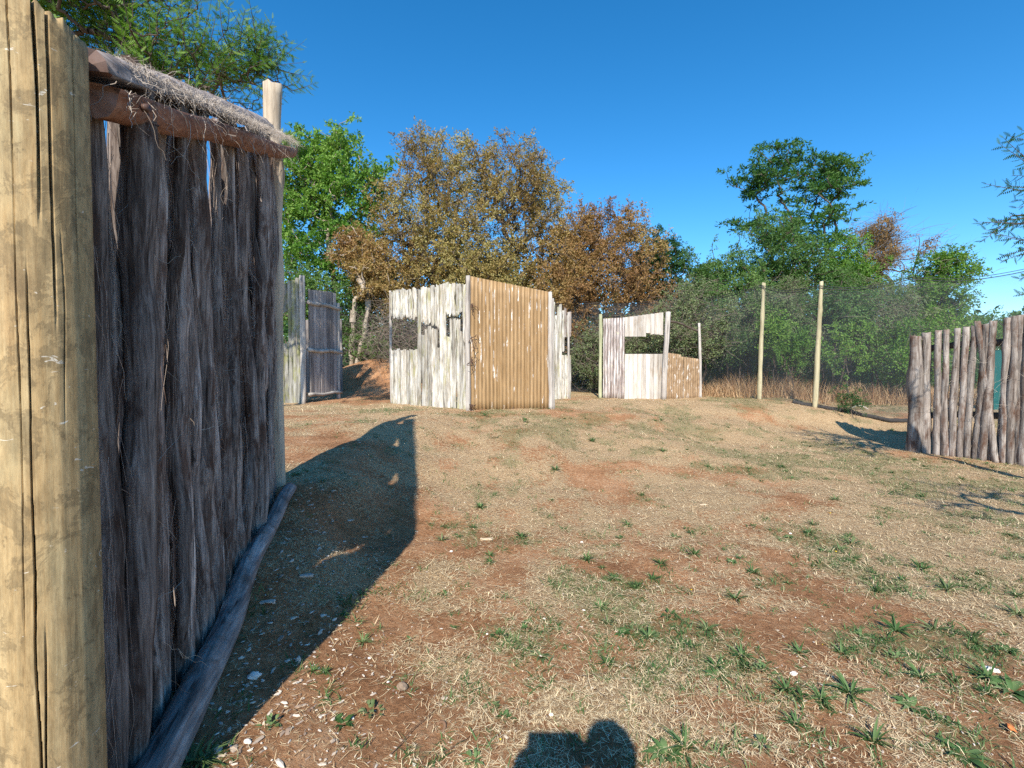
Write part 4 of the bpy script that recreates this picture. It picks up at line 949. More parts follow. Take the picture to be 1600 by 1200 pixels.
tree('thin brown tree rising between the green ones on the right', PT(1390, 600, 18)[:2], [L_(1385, 368, 18, 42, 30), L_(1420, 400, 18, 35, 30), L_(1375, 420, 18, 50, 35)], 190, 60, .36, .07, .028, M['l_rust'], M['trunkdark'], .08, 109, gap=.47, stems=2, twn=5, twl=.8, tww=.012)
tree('yellow green tree standing right of the soft green tree', PT(1320, 600, 17)[:2], [L_(1335, 405, 17, 38, 35), L_(1310, 440, 17, 48, 40), L_(1350, 460, 17, 50, 45)], 330, 70, .33, .075, .04, M['l_lime'], M['trunkdark'], .09, 110, gap=.42, stems=2)
tree('rounded bright green tree at the right end of the tree line', PT(1480, 600, 15.5)[:2], [L_(1480, 425, 15.5, 42, 36), L_(1455, 470, 15.5, 55, 45), L_(1500, 480, 15.5, 32, 50), L_(1440, 520, 15.3, 60, 40)], 480, 80, .32, .08, .04, M['l_lime'], M['trunkdark'], .06, 111, gap=.42, stems=2, twn=3, twl=.5, tww=.009)
tree('low far tree showing above the crooked stake fence', PT(1570, 600, 21)[:2], [L_(1560, 515, 21, 45, 22), L_(1610, 520, 21, 45, 25), L_(1530, 520, 20, 30, 30)], 220, 60, .4, .1, .035, M['l_mid'], M['trunkdark'], .09, 112, gap=.4, flatn=.6)
# thicket
sh = [('grey green twiggy shrub beside the flaking ochre iron', 1085, 500, 65, 60, 'l_grey', 13.9), ('full green shrub behind the first net pole', 1150, 490, 60, 70, 'l_mid', 14.6), ('grey green shrub between the two net poles', 1225, 500, 60, 65, 'l_grey', 14.6),
      ('wide green shrub behind the second net pole', 1300, 490, 60, 65, 'l_mid', 14.4), ('dark twiggy shrub left of the rounded bright green tree', 1375, 500, 60, 65, 'l_grey', 14.8), ('green bush half hidden by the first crooked stake', 1420, 545, 48, 40, 'l_lime', 13.4),
      ('dark shrub behind the slot of the patchwork hide', 1010, 540, 60, 60, 'l_grey', 15.0), ('twiggy dark shrub behind the silver iron', 940, 550, 45, 55, 'l_grey', 15.3)]
for q, (lab, cx, cy, rx, ry, mm, dd) in enumerate(sh):
    tree(lab, PT(cx, 600, dd)[:2], [L_(cx, cy, dd, rx, ry), L_(cx - rx * .4, cy + ry * .5, dd - .2, rx * .7, ry * .6), L_(cx + rx * .4, cy + ry * .4, dd - .1, rx * .7, ry * .6)], 330, 46, .3, .06, .028 if mm == 'l_grey' else .04, M[mm], M['trunkdark'], .045, 120 + q, gap=.38, stems=4, twn=4 if mm == 'l_grey' else 1, twl=.55, tww=.007, cat='shrub', name='shrub', rmin=.004)
sap = [('bright green sapling between the net poles', 1235, 545, 38, 28), ('small bright green sapling low right of the second net pole', 1325, 545, 42, 40), ('bright green sapling just left of the stake fence', 1400, 560, 26, 30), ('tiny green sapling beside the first net pole', 1205, 520, 24, 22)]
for q, (lab, cx, cy, rx, ry) in enumerate(sap):
    dd = 13.3; tree(lab, PT(cx, 600, dd)[:2], [L_(cx, cy, dd, rx, ry), L_(cx + 10, cy - ry * .6, dd, rx * .5, ry * .5)], 60, 50, .24, .07, .035, M['l_lime'], M['trunkdark'], .02, 140 + q, gap=.36, cat='sapling', name='sapling', rmin=.003)
# dead scrub between the left hides
tree('dead grey scrub behind the opening of the white slab wall', PT(645, 600, 14)[:2], [L_(640, 540, 14.2, 70, 50), L_(600, 520, 14.6, 40, 50), L_(690, 550, 14.2, 50, 45)], 150, 12, .3, .05, .02, M['l_mid'], M['trunkdark'], .04, 150, gap=.3, stems=5, twn=12, twl=.7, tww=.009, cat='shrub', name='shrub', rmin=.004)
tree('green leafy shrub at the foot of the pale twin trunks', PT(585, 600, 15.4)[:2], [L_(590, 555, 15.6, 45, 30), L_(560, 520, 16, 40, 40)], 150, 50, .3, .06, .03, M['l_mid'], M['trunkdark'], .04, 151, gap=.36, stems=3, twn=6, cat='shrub', name='shrub')
# far woodland mass
n = 3100; r_ = np.random.default_rng(5)
C = np.stack([r_.uniform(-24, 22, n), r_.uniform(18.5, 24, n), r_.uniform(.5, 6.6, n)], 1); hm = 3.6 + 1.6 * fbm(C[:, 0] * .25, 0, 0, 8, 2) + 1.9 * np.clip((7 - np.abs(C[:, 0] + 2)) / 3, 0, 1) - np.clip((C[:, 0] - 14) * .5, 0, 2.2); C = C[C[:, 2] < hm]
wm_ = leaves_mesh(C, 30, .75, .21, .12, M['l_dark'], 9, .2); wood_far = link('woodland', wm_); tag(wood_far, 'dense dark woodland behind the single trees', 'woodland', kind='stuff')
n = 2300; C = np.stack([r_.uniform(-34, 34, n), r_.uniform(25, 31, n), .9 + 3.4 * r_.random(n)**1.4], 1)
tag(link('far_thicket', leaves_mesh(C, 26, 1.0, .38, .2, M['l_dark'], 29, .2)), 'far dark thicket closing the view under the woodland', 'woodland', kind='stuff')
# undergrowth in front, dark and brown
n = 420; C = np.stack([r_.uniform(-9, 13, n), r_.uniform(15.6, 17.5, n), r_.uniform(.8, 2.4, n)], 1)
tag(link('undergrowth', leaves_mesh(C, 50, .42, .085, .04, M['l_dark'], 19, .2)), 'tangled undergrowth beneath the trees', 'undergrowth', kind='stuff')
ut = link('fallen_twigs', twigs(C, 6, .8, .010, M['twiggrey'], 20)); tag(ut, 'bare dead twigs tangled in the undergrowth', 'twigs', kind='stuff')
# dry red grass
n = 15000; x = r_.uniform(4.2, 13, n); y = r_.uniform(12.9, 15.2, n) - .12 * (x - 6); k = fbm(x * 1.2, y * 1.2, 0, 61, 3) > .44; x, y = x[k], y[k]; n = len(x)
a = r_.uniform(0, 6.28, n); D = np.stack([np.cos(a) * .25, np.sin(a) * .25, np.full(n, .95)], 1); Nn = np.stack([np.cos(a), np.sin(a), -np.full(n, .4)], 1)
L = r_.uniform(.15, .8, n) * (.5 + fbm(x * .9, y * .9, 0, 62, 2)); V, fs, m_ = ribbons(np.stack([x, y, H(x, y)], 1), D, Nn, L, r_.uniform(.005, .012, n), r_.uniform(.1, .7, n), 3)
tag(link('dry_grass', npmesh('dry_grass', V, fs, M['drygrass'], True, {'rnd': np.repeat(r_.random(n), m_)})), 'tall reddish dry grass along the foot of the thicket', 'grass', kind='stuff')
tree('small dark fern-like shrub on the ground by the second net pole', PT(1330, 640, 11.0)[:2], [L_(1330, 630, 11.0, 28, 14), L_(1320, 622, 11, 14, 12)], 40, 50, .14, .05, .014, M['l_dark'], M['trunkdark'], .012, 160, gap=.3, cat='shrub', name='shrub', rmin=.003)

# ---- feathery acacias, near: one leaf spray = rachis with paired leaflets
def spray_template(seed, n_pairs=9, L=.11):
    r_ = np.random.default_rng(seed); V = []; F_ = []
    for i_ in range(n_pairs):
        t_ = (i_ + 1) / n_pairs; ll = .030 * math.sin(.5 + t_ * 2.3); w = .0075; x_ = L * t_; zc = -.02 * t_ * t_
        for s_ in (-1, 1):
            b = len(V); V += [(x_ - w, 0, zc), (x_ + w, 0, zc), (x_ + .006, s_ * ll, zc - .003)]; F_.append((b, b + 1, b + 2))
    return np.array(V), np.array(F_)
def feathery(label, base, path, shoots, seed, lm, tm, tr, scale=1.0, L=.12, npairs=7, per_shoot=13, twl=.5, name='acacia_tree', spray_sc=1.0):
    """path: trunk points; shoots (n,6) start point + direction*length"""
    bz = h1(*base) - .1; RO = np.array([base[0], base[1], bz]); r = thing(name, label, 'tree', RO); r_ = np.random.default_rng(seed)
    V, Q = branches(path, shoots[:, :3], .004, tr, seed, .15, sides=6); mb = MB(); mb.add(V - RO, [Q])
    TV, TF = spray_template(seed, npairs, L); Vs = []; Fs = []; rn = []; o_ = 0
    for s_ in shoots:
        p0 = s_[:3]; dv = s_[3:6]; ln = np.linalg.norm(dv); dn = dv / ln; side = np.cross(dn, r_.normal(0, 1, 3)); side /= np.linalg.norm(side)
        pts = [p0 + dn * ln * t_ + side * ln * .12 * t_ * t_ for t_ in np.linspace(0, 1, 5)]; mb.tube(np.array(pts) - RO, np.linspace(.006, .0018, 5) * scale, 4, cap=False)
        for k in range(per_shoot):
            t_ = (k + .6) / per_shoot; c = p0 + dn * ln * t_ + side * ln * .12 * t_ * t_; a = k * 2.4 + r_.random(); u = np.cross(dn, [0, .1, 1]); u /= np.linalg.norm(u); w_ = np.cross(dn, u)
            d1 = dn * .45 + (u * math.cos(a) + w_ * math.sin(a)) * .9; d1[2] -= .1; d1 /= np.linalg.norm(d1); e2 = np.cross(d1, dn + r_.normal(0, .4, 3)); e2 /= np.linalg.norm(e2); e3 = np.cross(d1, e2)
            sc_ = spray_sc * r_.uniform(.6, 1.15) * (1 - .35 * t_); Vs.append(c + (TV[:, :1] * d1 + TV[:, 1:2] * e2 + TV[:, 2:] * e3) * sc_); Fs.append(TF + o_); o_ += len(TV); rn.append(r_.random() * .6 + .4 * t_)
    link('trunk', mb.mesh('trunk', tm), r)
    Vs = np.vstack(Vs) - RO; link('crown', npmesh('crown', Vs, [np.vstack(Fs)], lm, False, {'rnd': np.repeat(rn, len(TV))}), r)
    return r
def shoots_in(lobes, n, seed, ln=(.3, .6), upb=.5, gap=.4, out_c=None):
    r_ = np.random.default_rng(seed); P = lobe_points(lobes, n, seed, gap, 1.4, .45); c = np.array(lobes)[:, :3].mean(0) if out_c is None else out_c
    D = (P - c); D /= np.linalg.norm(D, axis=1, keepdims=True) + 1e-6; D = D * .7 + r_.normal(0, .45, D.shape); D[:, 2] += upb; D /= np.linalg.norm(D, axis=1, keepdims=True)
    return np.hstack([P, D * r_.uniform(*ln, len(P))[:, None]])
dA = 6.6; lb = [L_(150, -40, dA, 130, 90), L_(240, 50, dA, 85, 75), L_(320, 100, dA, 70, 45), L_(120, 40, dA, 100, 60), L_(380, 85, dA, 40, 35), L_(250, 120, dA + .3, 80, 50), L_(60, -20, dA, 100, 80), L_(20, 60, dA + .5, 90, 70), L_(330, 150, dA + .2, 70, 45), L_(400, 120, dA, 45, 35), L_(200, 110, dA + .3, 80, 50)]
sh_ = shoots_in(lb, 850, 201, (.3, .65), .55, .38, PT(220, 160, dA)); 
ex = [(345, 95, 388, 20), (360, 100, 450, 55), (385, 115, 470, 85), (330, 60, 345, 0), (300, 60, 325, 0), (400, 110, 430, 60), (350, 120, 420, 90)]
sh2 = np.array([np.concatenate([PT(a, b, dA), PT(c, d_, dA) - PT(a, b, dA)]) for a, b, c, d_ in ex])
sh_ = np.vstack([sh_, sh2]); bx, by = PT(235, 600, dA + .4)[:2]
path = [np.array([bx, by, h1(bx, by) - .1]), np.array([bx + .1, by, 1.6]), np.array([bx, by, 2.8]), np.array([bx + .05, by, 3.8]), PT(230, 150, dA + .2)]
feathery('feathery green acacia rising behind the tall pole fence', (bx, by), path, sh_, 202, M['l_acacia'], M['trunkdark'], .07, spray_sc=1.35)
dB = 5.2; lb = [L_(1690, 245, dB, 55, 30), L_(1690, 330, dB, 55, 28), L_(1695, 385, dB, 50, 20), L_(1740, 300, dB, 60, 80)]
sh_ = shoots_in(lb, 70, 211, (.25, .5), .0, .3, PT(1760, 320, dB)); ex = [(1650, 335, 1560, 350), (1640, 352, 1542, 350), (1620, 260, 1560, 215), (1640, 380, 1545, 375), (1640, 385, 1570, 402), (1610, 300, 1545, 290), (1640, 235, 1585, 205), (1640, 460, 1598, 458)]
sh2 = np.array([np.concatenate([PT(a, b, dB), PT(c, d_, dB) - PT(a, b, dB)]) for a, b, c, d_ in ex]); sh_ = np.vstack([sh_, sh2, sh2 + np.random.default_rng(1).normal(0, .05, sh2.shape)])
bx, by = 6.9, 4.6; path = [np.array([bx, by, -.1]), np.array([bx, by, 1.2]), np.array([bx - .1, by + .1, 2.2]), np.array([bx - .1, by + .2, 2.9]), PT(1760, 330, dB)]
feathery('dark feathery acacia branches reaching in at the right edge', (bx, by), path, sh_, 212, M['l_dark'], M['trunkdark'], .07, per_shoot=16)
# bare leaning tree just outside, right of the photographer: its crown throws the broken shade on the grass
def shade_tree(px, py, h, seed, lobes_rel, n, label, base_off):
    g = ground_at(px, py); return g
g = ground_at(1495, 795); up_ = lambda t_: g + np.array([-SUN_AZ * t_, -t_, SUN_TAN * t_])
c1 = up_(3.6); bx, by = c1[0] + .9, c1[1] - .2
sh_ = shoots_in([(c1[0] + .25, c1[1], c1[2] + .1, .55, .5, .18), (c1[0] + .9, c1[1] - .1, c1[2] + .35, .7, .5, .3)], 26, 221, (.25, .45), .2, .2)
bz = h1(bx, by); path = [np.array([bx, by, bz - .1]), np.array([bx + .05, by, bz + .7]), np.array([bx - .05, by, c1[2] - .5]), np.array([bx - .2, by, c1[2] - .1]), c1 + (.3, 0, 0)]
feathery('small feathery acacia standing beside the photographer on the right', (bx, by), path, sh_, 222, M['l_acacia'], M['trunkdark'], .05, per_shoot=12)

# ================================================================== WEEDS, STONES, LITTER
def weed_mesh(kind, seed):
    r_ = np.random.default_rng(seed); V = []; Q = []; rn = []
    nl = {'broad': 15, 'strap': 30, 'leafy': 20}[kind]
    for k in range(nl):
        a = k * 2.399 + r_.normal(0, .3); 
        if kind == 'broad': L, w, e0 = r_.uniform(.045, .085), r_.uniform(.014, .022), r_.uniform(.25, .9)
        elif kind == 'strap': L, w, e0 = r_.uniform(.05, .12), r_.uniform(.005, .009), r_.uniform(.25, 1.2)
        else: L, w, e0 = r_.uniform(.025, .05), r_.uniform(.012, .018), r_.uniform(.3, 1.1)
        o = np.array([math.cos(a), math.sin(a), 0]) * r_.uniform(0, .012 if kind != 'leafy' else .05); o[2] = 0 if kind != 'leafy' else r_.uniform(0, .035)
        s = np.array([-math.sin(a), math.cos(a), 0]); p = o.copy(); b = len(V); e = e0; tw = r_.normal(0, .3)
        for j in range(5):
            t_ = j / 4; ww = w * (math.sin(min(1, t_ * 1.15 + .12) * math.pi)**.7 if j < 4 else .05) + .0012 * (j < 4)
            sz = s * 1.0 + np.array([0, 0, tw * t_]); V += [p - sz * ww / 2 + np.array([0, 0, ww * .2]), p, p + sz * ww / 2 + np.array([0, 0, ww * .2])]
            p = p + np.array([math.cos(a) * math.cos(e), math.sin(a) * math.cos(e), math.sin(e)]) * L / 4; e -= r_.uniform(.15, .45)
        for j in range(4): Q += [(b + j * 3, b + j * 3 + 1, b + j * 3 + 4, b + j * 3 + 3), (b + j * 3 + 1, b + j * 3 + 2, b + j * 3 + 5, b + j * 3 + 4)]
        rn += [r_.random()] * 15
    V = np.array(V); V[:, 2] = np.maximum(V[:, 2], -.002)
    return npmesh('weed', V, [np.array(Q)], M['l_weed'] if seed % 3 else M['l_weed2'], True, {'rnd': np.array(rn)})
WM = {k: [weed_mesh(k, 10 * i_ + s_) for s_ in range(4)] for i_, k in enumerate(('broad', 'strap', 'leafy'))}
WL = {'broad': 'green rosette of broad pointed leaves', 'strap': 'green tuft of narrow grassy leaves', 'leafy': 'small leafy green weed sprig'}
WG = {'broad': 'broad leaved weeds on the ground', 'strap': 'narrow leaved tufts on the ground', 'leafy': 'leafy weed sprigs on the ground'}
def weed(p, kind, s, k=None):
    o = link('weed', WM[kind][k if k is not None else random.randrange(4)], None, (p[0], p[1], p[2] - .004), (random.uniform(-.15, .15), random.uniform(-.15, .15), random.random() * 6.28)); o.scale = (s, s, s * random.uniform(.7, 1.2))
    return o
prom = [(918, 876, 1.1, 's'), (958, 905, .9, 's'), (1032, 882, 1, 's'), (1150, 935, 1.2, 's'), (1018, 995, 1.15, 'b'), (780, 995, 1, 'l'), (845, 1027, 1.1, 'b'), (1045, 965, 1, 'l'), (1250, 1020, 1, 's'), (1315, 1022, 1, 's'), (1160, 1027, 1.1, 's'),
        (1330, 850, 1.5, 's'), (1290, 862, 1, 'b'), (1175, 895, 1.1, 's'), (1085, 867, 1.2, 's'), (1040, 1180, 1.3, 'b'), (1070, 1170, 1.4, 's'), (1330, 1085, 1.4, 's'), (1440, 890, 1.4, 's'), (1480, 922, 1.3, 's'), (1425, 1105, 1.2, 'b'), (1440, 1060, 1.2, 's'), (750, 793, 1.1, 's'),
        (868, 735, 1, 's'), (695, 932, .8, 'l'), (640, 1000, .5, 'l'), (580, 1115, .9, 'l'), (770, 1108, .7, 'l'), (790, 1125, .8, 'l'), (1105, 985, 1, 's'), (1370, 925, 1.1, 's'), (1120, 1057, 1, 'b'), (1580, 1080, 1.5, 'b'), (1505, 1180, 1.5, 'b'), (1365, 1160, 1.2, 's'),
        (545, 945, 1, 'l'), (565, 930, .7, 'l'), (535, 965, .7, 'l'), (820, 660, 1.2, 'l'), (757, 650, 1.1, 'l'), (690, 845, .9, 's'), (815, 840, 1.2, 's'), (765, 868, .7, 's'), (1020, 905, .9, 's'), (1055, 840, .9, 's'), (925, 690, 1, 's'), (1035, 705, 1, 's'), (715, 840, .8, 'l'),
        (300, 1195, 1.3, 's'), (320, 1190, 1.2, 's'), (950, 975, .8, 's'), (938, 950, .9, 's'), (820, 985, .7, 'l'), (1230, 1080, 1, 's'), (1195, 1170, .8, 'l'), (1545, 1060, 1.3, 's'), (1590, 960, 1.3, 's'), (1400, 985, 1.3, 's'), (1460, 985, 1.2, 's'), (1520, 1000, 1.2, 's'), (1270, 820, 1, 's'), (1220, 730, 1, 's')]
zones = {}
for px, py, s, kd in prom:
    kind = {'s': 'strap', 'b': 'broad', 'l': 'leafy'}[kd]; o = weed(ground_at(px, py), kind, s * (1.0 if py > 800 else 1.25))
    row = 'nearest ground' if py > 1040 else 'near ground' if py > 940 else 'middle ground' if py > 800 else 'far slope'
    col_ = 'left' if px < 700 else 'centre' if px < 960 else 'right of centre' if px < 1210 else 'right'
    zones.setdefault((kind, row, col_), []).append((px, o))
ORD = ['leftmost', 'second from left', 'third from left', 'fourth from left', 'fifth from left', 'sixth from left', 'seventh from left', 'eighth from left']
for (kind, row, col_), lst in zones.items():
    lst.sort(key=lambda a: a[0])
    for k, (px, o) in enumerate(lst):
        where = f'on the {row}, {col_}' if col_ != 'centre' else f'on the {row}, in the centre'
        tag(o, f"{WL[kind]} {where}" + ('' if len(lst) == 1 else f", {ORD[k]}"), 'weed', WG[kind])
# many more, smaller and beyond counting: one mass
x, y = scatter(2600, -2.2, 9, 1.4, 10.5, 1.05)
dens = .10 + .8 * green(x, y) * np.clip(.35 + x / 4, .12, 1); k = rng.random(len(x)) < dens; x, y = x[k][:150], y[k][:150]; z = H(x, y); Vs = []; Qs = []; rs = []; o_ = 0
for a in range(len(x)):
    kind = random.choice(['strap', 'strap', 'strap', 'leafy', 'broad']); me = WM[kind][random.randrange(4)]; nv = len(me.vertices); co = np.empty(nv * 3, np.float32); me.vertices.foreach_get('co', co); co = co.reshape(-1, 3) * random.uniform(.4, 1.0)
    an = random.random() * 6.28; ca, sa = math.cos(an), math.sin(an); co = co @ np.array([[ca, sa, 0], [-sa, ca, 0], [0, 0, 1]]) + np.array([x[a], y[a], z[a] - .004])
    qd = np.empty(len(me.loops), np.int32); me.loops.foreach_get('vertex_index', qd); Vs.append(co); Qs.append(qd.reshape(-1, 4) + o_); o_ += nv; rs.append(np.full(nv, random.random()))
tag(link('small_weeds', npmesh('small_weeds', np.vstack(Vs), [np.vstack(Qs)], M['l_weed'], True, {'rnd': np.concatenate(rs)})), 'countless small weeds scattered over the dry field', 'weeds', kind='stuff')
# extra tufts beyond that, one mass
x, y = scatter(9000, -3, 11, 1.5, 13, .6); k = rng.random(len(x)) < .1 + .9 * green(x, y); x, y = x[k], y[k]; n = len(x); nb_ = 16
ci = np.repeat(np.arange(n), nb_); N_ = len(ci); a = rng.uniform(0, 6.28, N_); el = rng.uniform(.2, 1.2, N_); D = np.stack([np.cos(a) * np.cos(el), np.sin(a) * np.cos(el), np.sin(el)], 1); Nn = np.stack([np.cos(a), np.sin(a), -np.full(N_, .7)], 1)
szs = rng.uniform(.4, 1.1, n)[ci]; xx = x[ci] + rng.normal(0, .02, N_) * szs * 1.5; yy = y[ci] + rng.normal(0, .02, N_) * szs * 1.5
V, fs, m_ = ribbons(np.stack([xx, yy, H(xx, yy) - .003], 1), D, Nn, rng.uniform(.03, .08, N_) * szs, rng.uniform(.004, .009, N_) * szs, rng.uniform(.1, .6, N_), 2)
tag(link('weed_tufts', npmesh('weed_tufts', V, fs, M['l_weed'], True, {'rnd': np.repeat(np.repeat(rng.random(n), nb_), m_)})), 'countless small green tufts dotted over the field', 'weeds', kind='stuff')

def rock(px, py, sz, m, label, seed, name='stone', cat='stone', ang=0, sq=(1, .75, .55), lift=.3):
    g = ground_at(px, py); V, fs = blob(7, 11, seed, 1.0); V = V * np.array(sq) * sz; o = link(name, npmesh(name, V, fs, m, seed % 2 == 0), None, (g[0], g[1], g[2] + sz * sq[2] * lift), (0, 0, ang)); return tag(o, label, cat)
rock(397, 1058, .030, M['whitestone'], 'largest pale stone lying in the shade beside the ground log', 1, ang=.4)
rock(352, 1010, .030, M['stone'], 'upright pale stone leaning against the shaded side of the log', 2, ang=1.2, sq=(.8, .7, 1.1))
rock(340, 1040, .028, M['stone'], 'pale stone touching the log, nearer than the upright one', 3, ang=.2)
rock(466, 1035, .022, M['stone'], 'pointed pale stone at the very edge of the fence shadow', 4, ang=.9, sq=(.6, .6, 1))
rock(338, 1175, .022, M['stone'], 'pale stone in the shade at the bottom left corner of the picture', 5)
rock(387, 1160, .015, M['whitestone'], 'white stone right on the shadow edge near the bottom', 6)
rock(628, 1076, .026, M['brownrock'], 'rounded brown rock on the bare soil left of centre', 7, lift=.5, sq=(1, .9, .8))
rock(1548, 1048, .030, M['whitestone'], 'smooth white stone among weeds at the lower right', 8, ang=-.6, sq=(1.2, .6, .5))
rock(1240, 1054, .018, M['whitestone'], 'small white stone between two tufts in the lower middle right', 9)
rock(850, 967, .010, M['whitestone'], 'small white pebble on bare red soil in the centre foreground', 10); rock(912, 954, .010, M['whitestone'], 'tiny flat white pebble right of the centre bare patch', 12, sq=(1.3, .6, .4))
rock(861, 1118, .011, M['whitestone'], 'square white pebble just above the photographer shadow', 13); rock(521, 1016, .008, M['whitestone'], 'tiny white pebble on red soil outside the fence shadow', 14); rock(577, 1029, .009, M['whitestone'], 'tiny white pebble left of the brown rock', 15)
rock(761, 991, .008, M['whitestone'], 'tiny round white pebble beside a leafy weed', 16); rock(705, 862, .014, M['whitestone'], 'small pale pebble on the soil near the wood piece', 17); rock(1235, 834, .014, M['whitestone'], 'small white pebble out on the mid field', 18)
rock(909, 848, .016, M['whitestone'], 'pale round pebble right of the split wood piece', 19); rock(606, 1066, .008, M['whitestone'], 'tiny pebble touching the brown rock', 20)
# split wood pieces
def chunk(px, py, L, w, ang, label, seed, m='chip'):
    g = ground_at(px, py); me = slab_mesh('wood_piece', w, w * .5, -L / 2, L / 2, M[m], seed, jag=L * .25, botjag=L * .25, rings=6); o = link('wood_piece', me, None, (g[0], g[1], g[2] + w * .3), (math.radians(90), 0, ang)); return tag(o, label, 'wood')
chunk(760, 843, .12, .035, math.radians(97), 'split pale piece of wood lying on the sunlit soil', 31)
chunk(478, 900, .11, .035, math.radians(110), 'flat pale piece of wood in the shade of the fence', 32, 'stone'); chunk(418, 942, .10, .03, math.radians(100), 'shorter flat wood piece in the shade, nearer the log', 33, 'stone')
chunk(1100, 789, .10, .02, math.radians(105), 'thin pale wood sliver on the mid field', 34)
# curled white bark pieces
def curl(px, py, R, a0, a1, label, seed):
    g = ground_at(px, py); t = np.linspace(a0, a1, 14); P = np.stack([np.cos(t) * R, np.sin(t) * R, .008 + .006 * np.sin(t * 2)], 1); V, fs = sweep(P, .005 * (1 + .4 * np.sin(np.linspace(0, 3, 14))), 7, lambda th, S: 1 + .5 * (vn(np.cos(th) * 2, S * 60, 0, seed) - .5)); tag(link('bark_curl', npmesh('bark_curl', V, fs, M['chips']), None, g), label, 'bark')
curl(686, 1138, .025, -1.6, 2.2, 'white curled piece of bark on the soil at lower left', 1); curl(999, 1130, .016, -1, 1.6, 'short white curl of bark right of the photographer shadow', 2); curl(1435, 932, .03, .3, 2.8, 'thin white curl beside a dark tuft at right', 3)
def stick(pxs, r, label):
    P = np.array([ground_at(a, b) for a, b in pxs]); t = np.linspace(0, 1, 14); Pi = np.stack([np.interp(t, np.linspace(0, 1, len(P)), P[:, k]) for k in range(3)], 1); Pi[:, 2] = H(Pi[:, 0], Pi[:, 1]) + .012 + .012 * np.sin(t * 3.1); Pi[:, 0] += .006 * np.sin(t * 9)
    mb = MB(); mb.tube(Pi, np.linspace(r, r * .4, 14), 6); tag(link('twig', mb.mesh('twig', M['twig'])), label, 'twig')
stick([(610, 1183), (645, 1150), (678, 1112)], .0022, 'thin dark twig left of the photographer shadow'); stick([(692, 1180), (715, 1172), (733, 1154)], .0018, 'shorter dark twig beside the photographer shadow'); stick([(548, 852), (600, 860), (690, 850)], .004, 'dark root-like stick crossing the fence shadow edge')
stick([(900, 1058), (918, 1064), (960, 1052)], .0018, 'bent dark twig above the photographer shadow'); stick([(925, 1080), (955, 1100)], .0016, 'tiny dark twig right of the bent one')
# yellow flowers
def flower(px, py, s, label):
    g = ground_at(px, py); mb = MB()
    for k in range(12):
        a = k * math.pi / 6; c, s_ = math.cos(a), math.sin(a); w = .22; mb.add(np.array([(0, 0, 0), (c * .6 - s_ * w, s_ * .6 + c * w, .1), (c, s_, .18), (c * .6 + s_ * w, s_ * .6 - c * w, .1)]) * s, [np.array([[0, 1, 2, 3]])])
    V, fs = blob(4, 7, 3, .3); mb.add(V * s * .3, fs); me = mb.mesh('flower', M['yellow'], False); tag(link('yellow_flower', me, None, (g[0], g[1], g[2] + .03), (-.5, .1, 0)), label, 'flower')
flower(1080, 928, .015, 'yellow daisy flower beside a tuft in the centre right'); flower(1306, 867, .018, 'yellow flower on the right, next to a dark green tuft'); flower(1297, 806, .016, 'farther yellow flower on the right field'); flower(782, 1166, .010, 'small yellow flower left of the photographer shadow'); flower(1285, 1015, .008, 'tiny yellow flower between two tufts at lower right'); flower(830, 737, .012, 'tiny yellow flower out on the mid slope')
g = ground_at(1578, 1142); V, fs = blob(4, 7, 9, 1.5); tag(link('dry_leaf', npmesh('dry_leaf', V * np.array([.03, .018, .008]), fs, M['orange'], False), None, (g[0], g[1], g[2] + .02), (.5, .2, .8)), 'curled orange dry leaf among weeds at the lower right', 'leaf')

# ================================================================== PHOTOGRAPHER (stands behind the camera; only the shadow is in the picture)
def skinmesh(name, V, E, R, m, parent, sub=2):
    me = bpy.data.meshes.new(name); me.from_pydata([tuple(v_) for v_ in V], E, []); me.materials.append(m)
    o = bpy.data.objects.new(name, me); COL.objects.link(o); o.parent = parent
    sk = o.modifiers.new('skin', 'SKIN'); 
    for k, r in enumerate(R): me.skin_vertices[0].data[k].radius = (r, r) if not isinstance(r, tuple) else r
    me.skin_vertices[0].data[0].use_root = True
    o.modifiers.new('sub', 'SUBSURF').levels = sub; o.modifiers['sub'].render_levels = sub
    return o
HX, HY = .20, -.36; feet = h1(HX, HY)
ph = thing('person', 'photographer in dark shirt holding up a phone with both hands', 'person', (HX, HY, feet))
def skv(name):
    pass
top = 1.98 - feet
V = [(0, 0, .98), (0, .0, 1.15), (0, -.01, 1.35), (0, -.01, 1.52), (0, 0, 1.62), (0, .01, 1.72), (0, .015, 1.84), (0, .01, 1.92),          # pelvis..head
     (-.11, 0, .92), (-.13, .02, .5), (-.14, 0, .09), (-.15, .16, .04), (.11, 0, .92), (.13, .02, .5), (.14, 0, .09), (.15, .16, .04),
     (-.19, 0, 1.48), (-.31, .06, 1.27), (-.34, .25, 1.53), (.17, 0, 1.48), (.16, .14, 1.27), (-.10, .28, 1.55)]
E = [(0, 1), (1, 2), (2, 3), (3, 4), (4, 5), (5, 6), (6, 7), (0, 8), (8, 9), (9, 10), (10, 11), (0, 12), (12, 13), (13, 14), (14, 15), (3, 16), (16, 17), (17, 18), (3, 19), (19, 20), (20, 21)]
R = [(.15, .11), (.14, .1), (.16, .11), (.13, .09), .055, .085, .10, .075, .085, .062, .042, .035, .085, .062, .042, .035, .06, .045, .03, .06, .045, .03]
skinmesh('body', V, E, R, M['skin'], ph)
Vc = [V[0], V[1], V[2], V[3], V[16], V[17], V[19], V[20]]; skinmesh('shirt', Vc, [(0, 1), (1, 2), (2, 3), (3, 4), (4, 5), (3, 6), (6, 7)], [(.165, .125), (.155, .115), (.175, .125), (.14, .10), .075, .055, .075, .055], M['cloth'], ph)
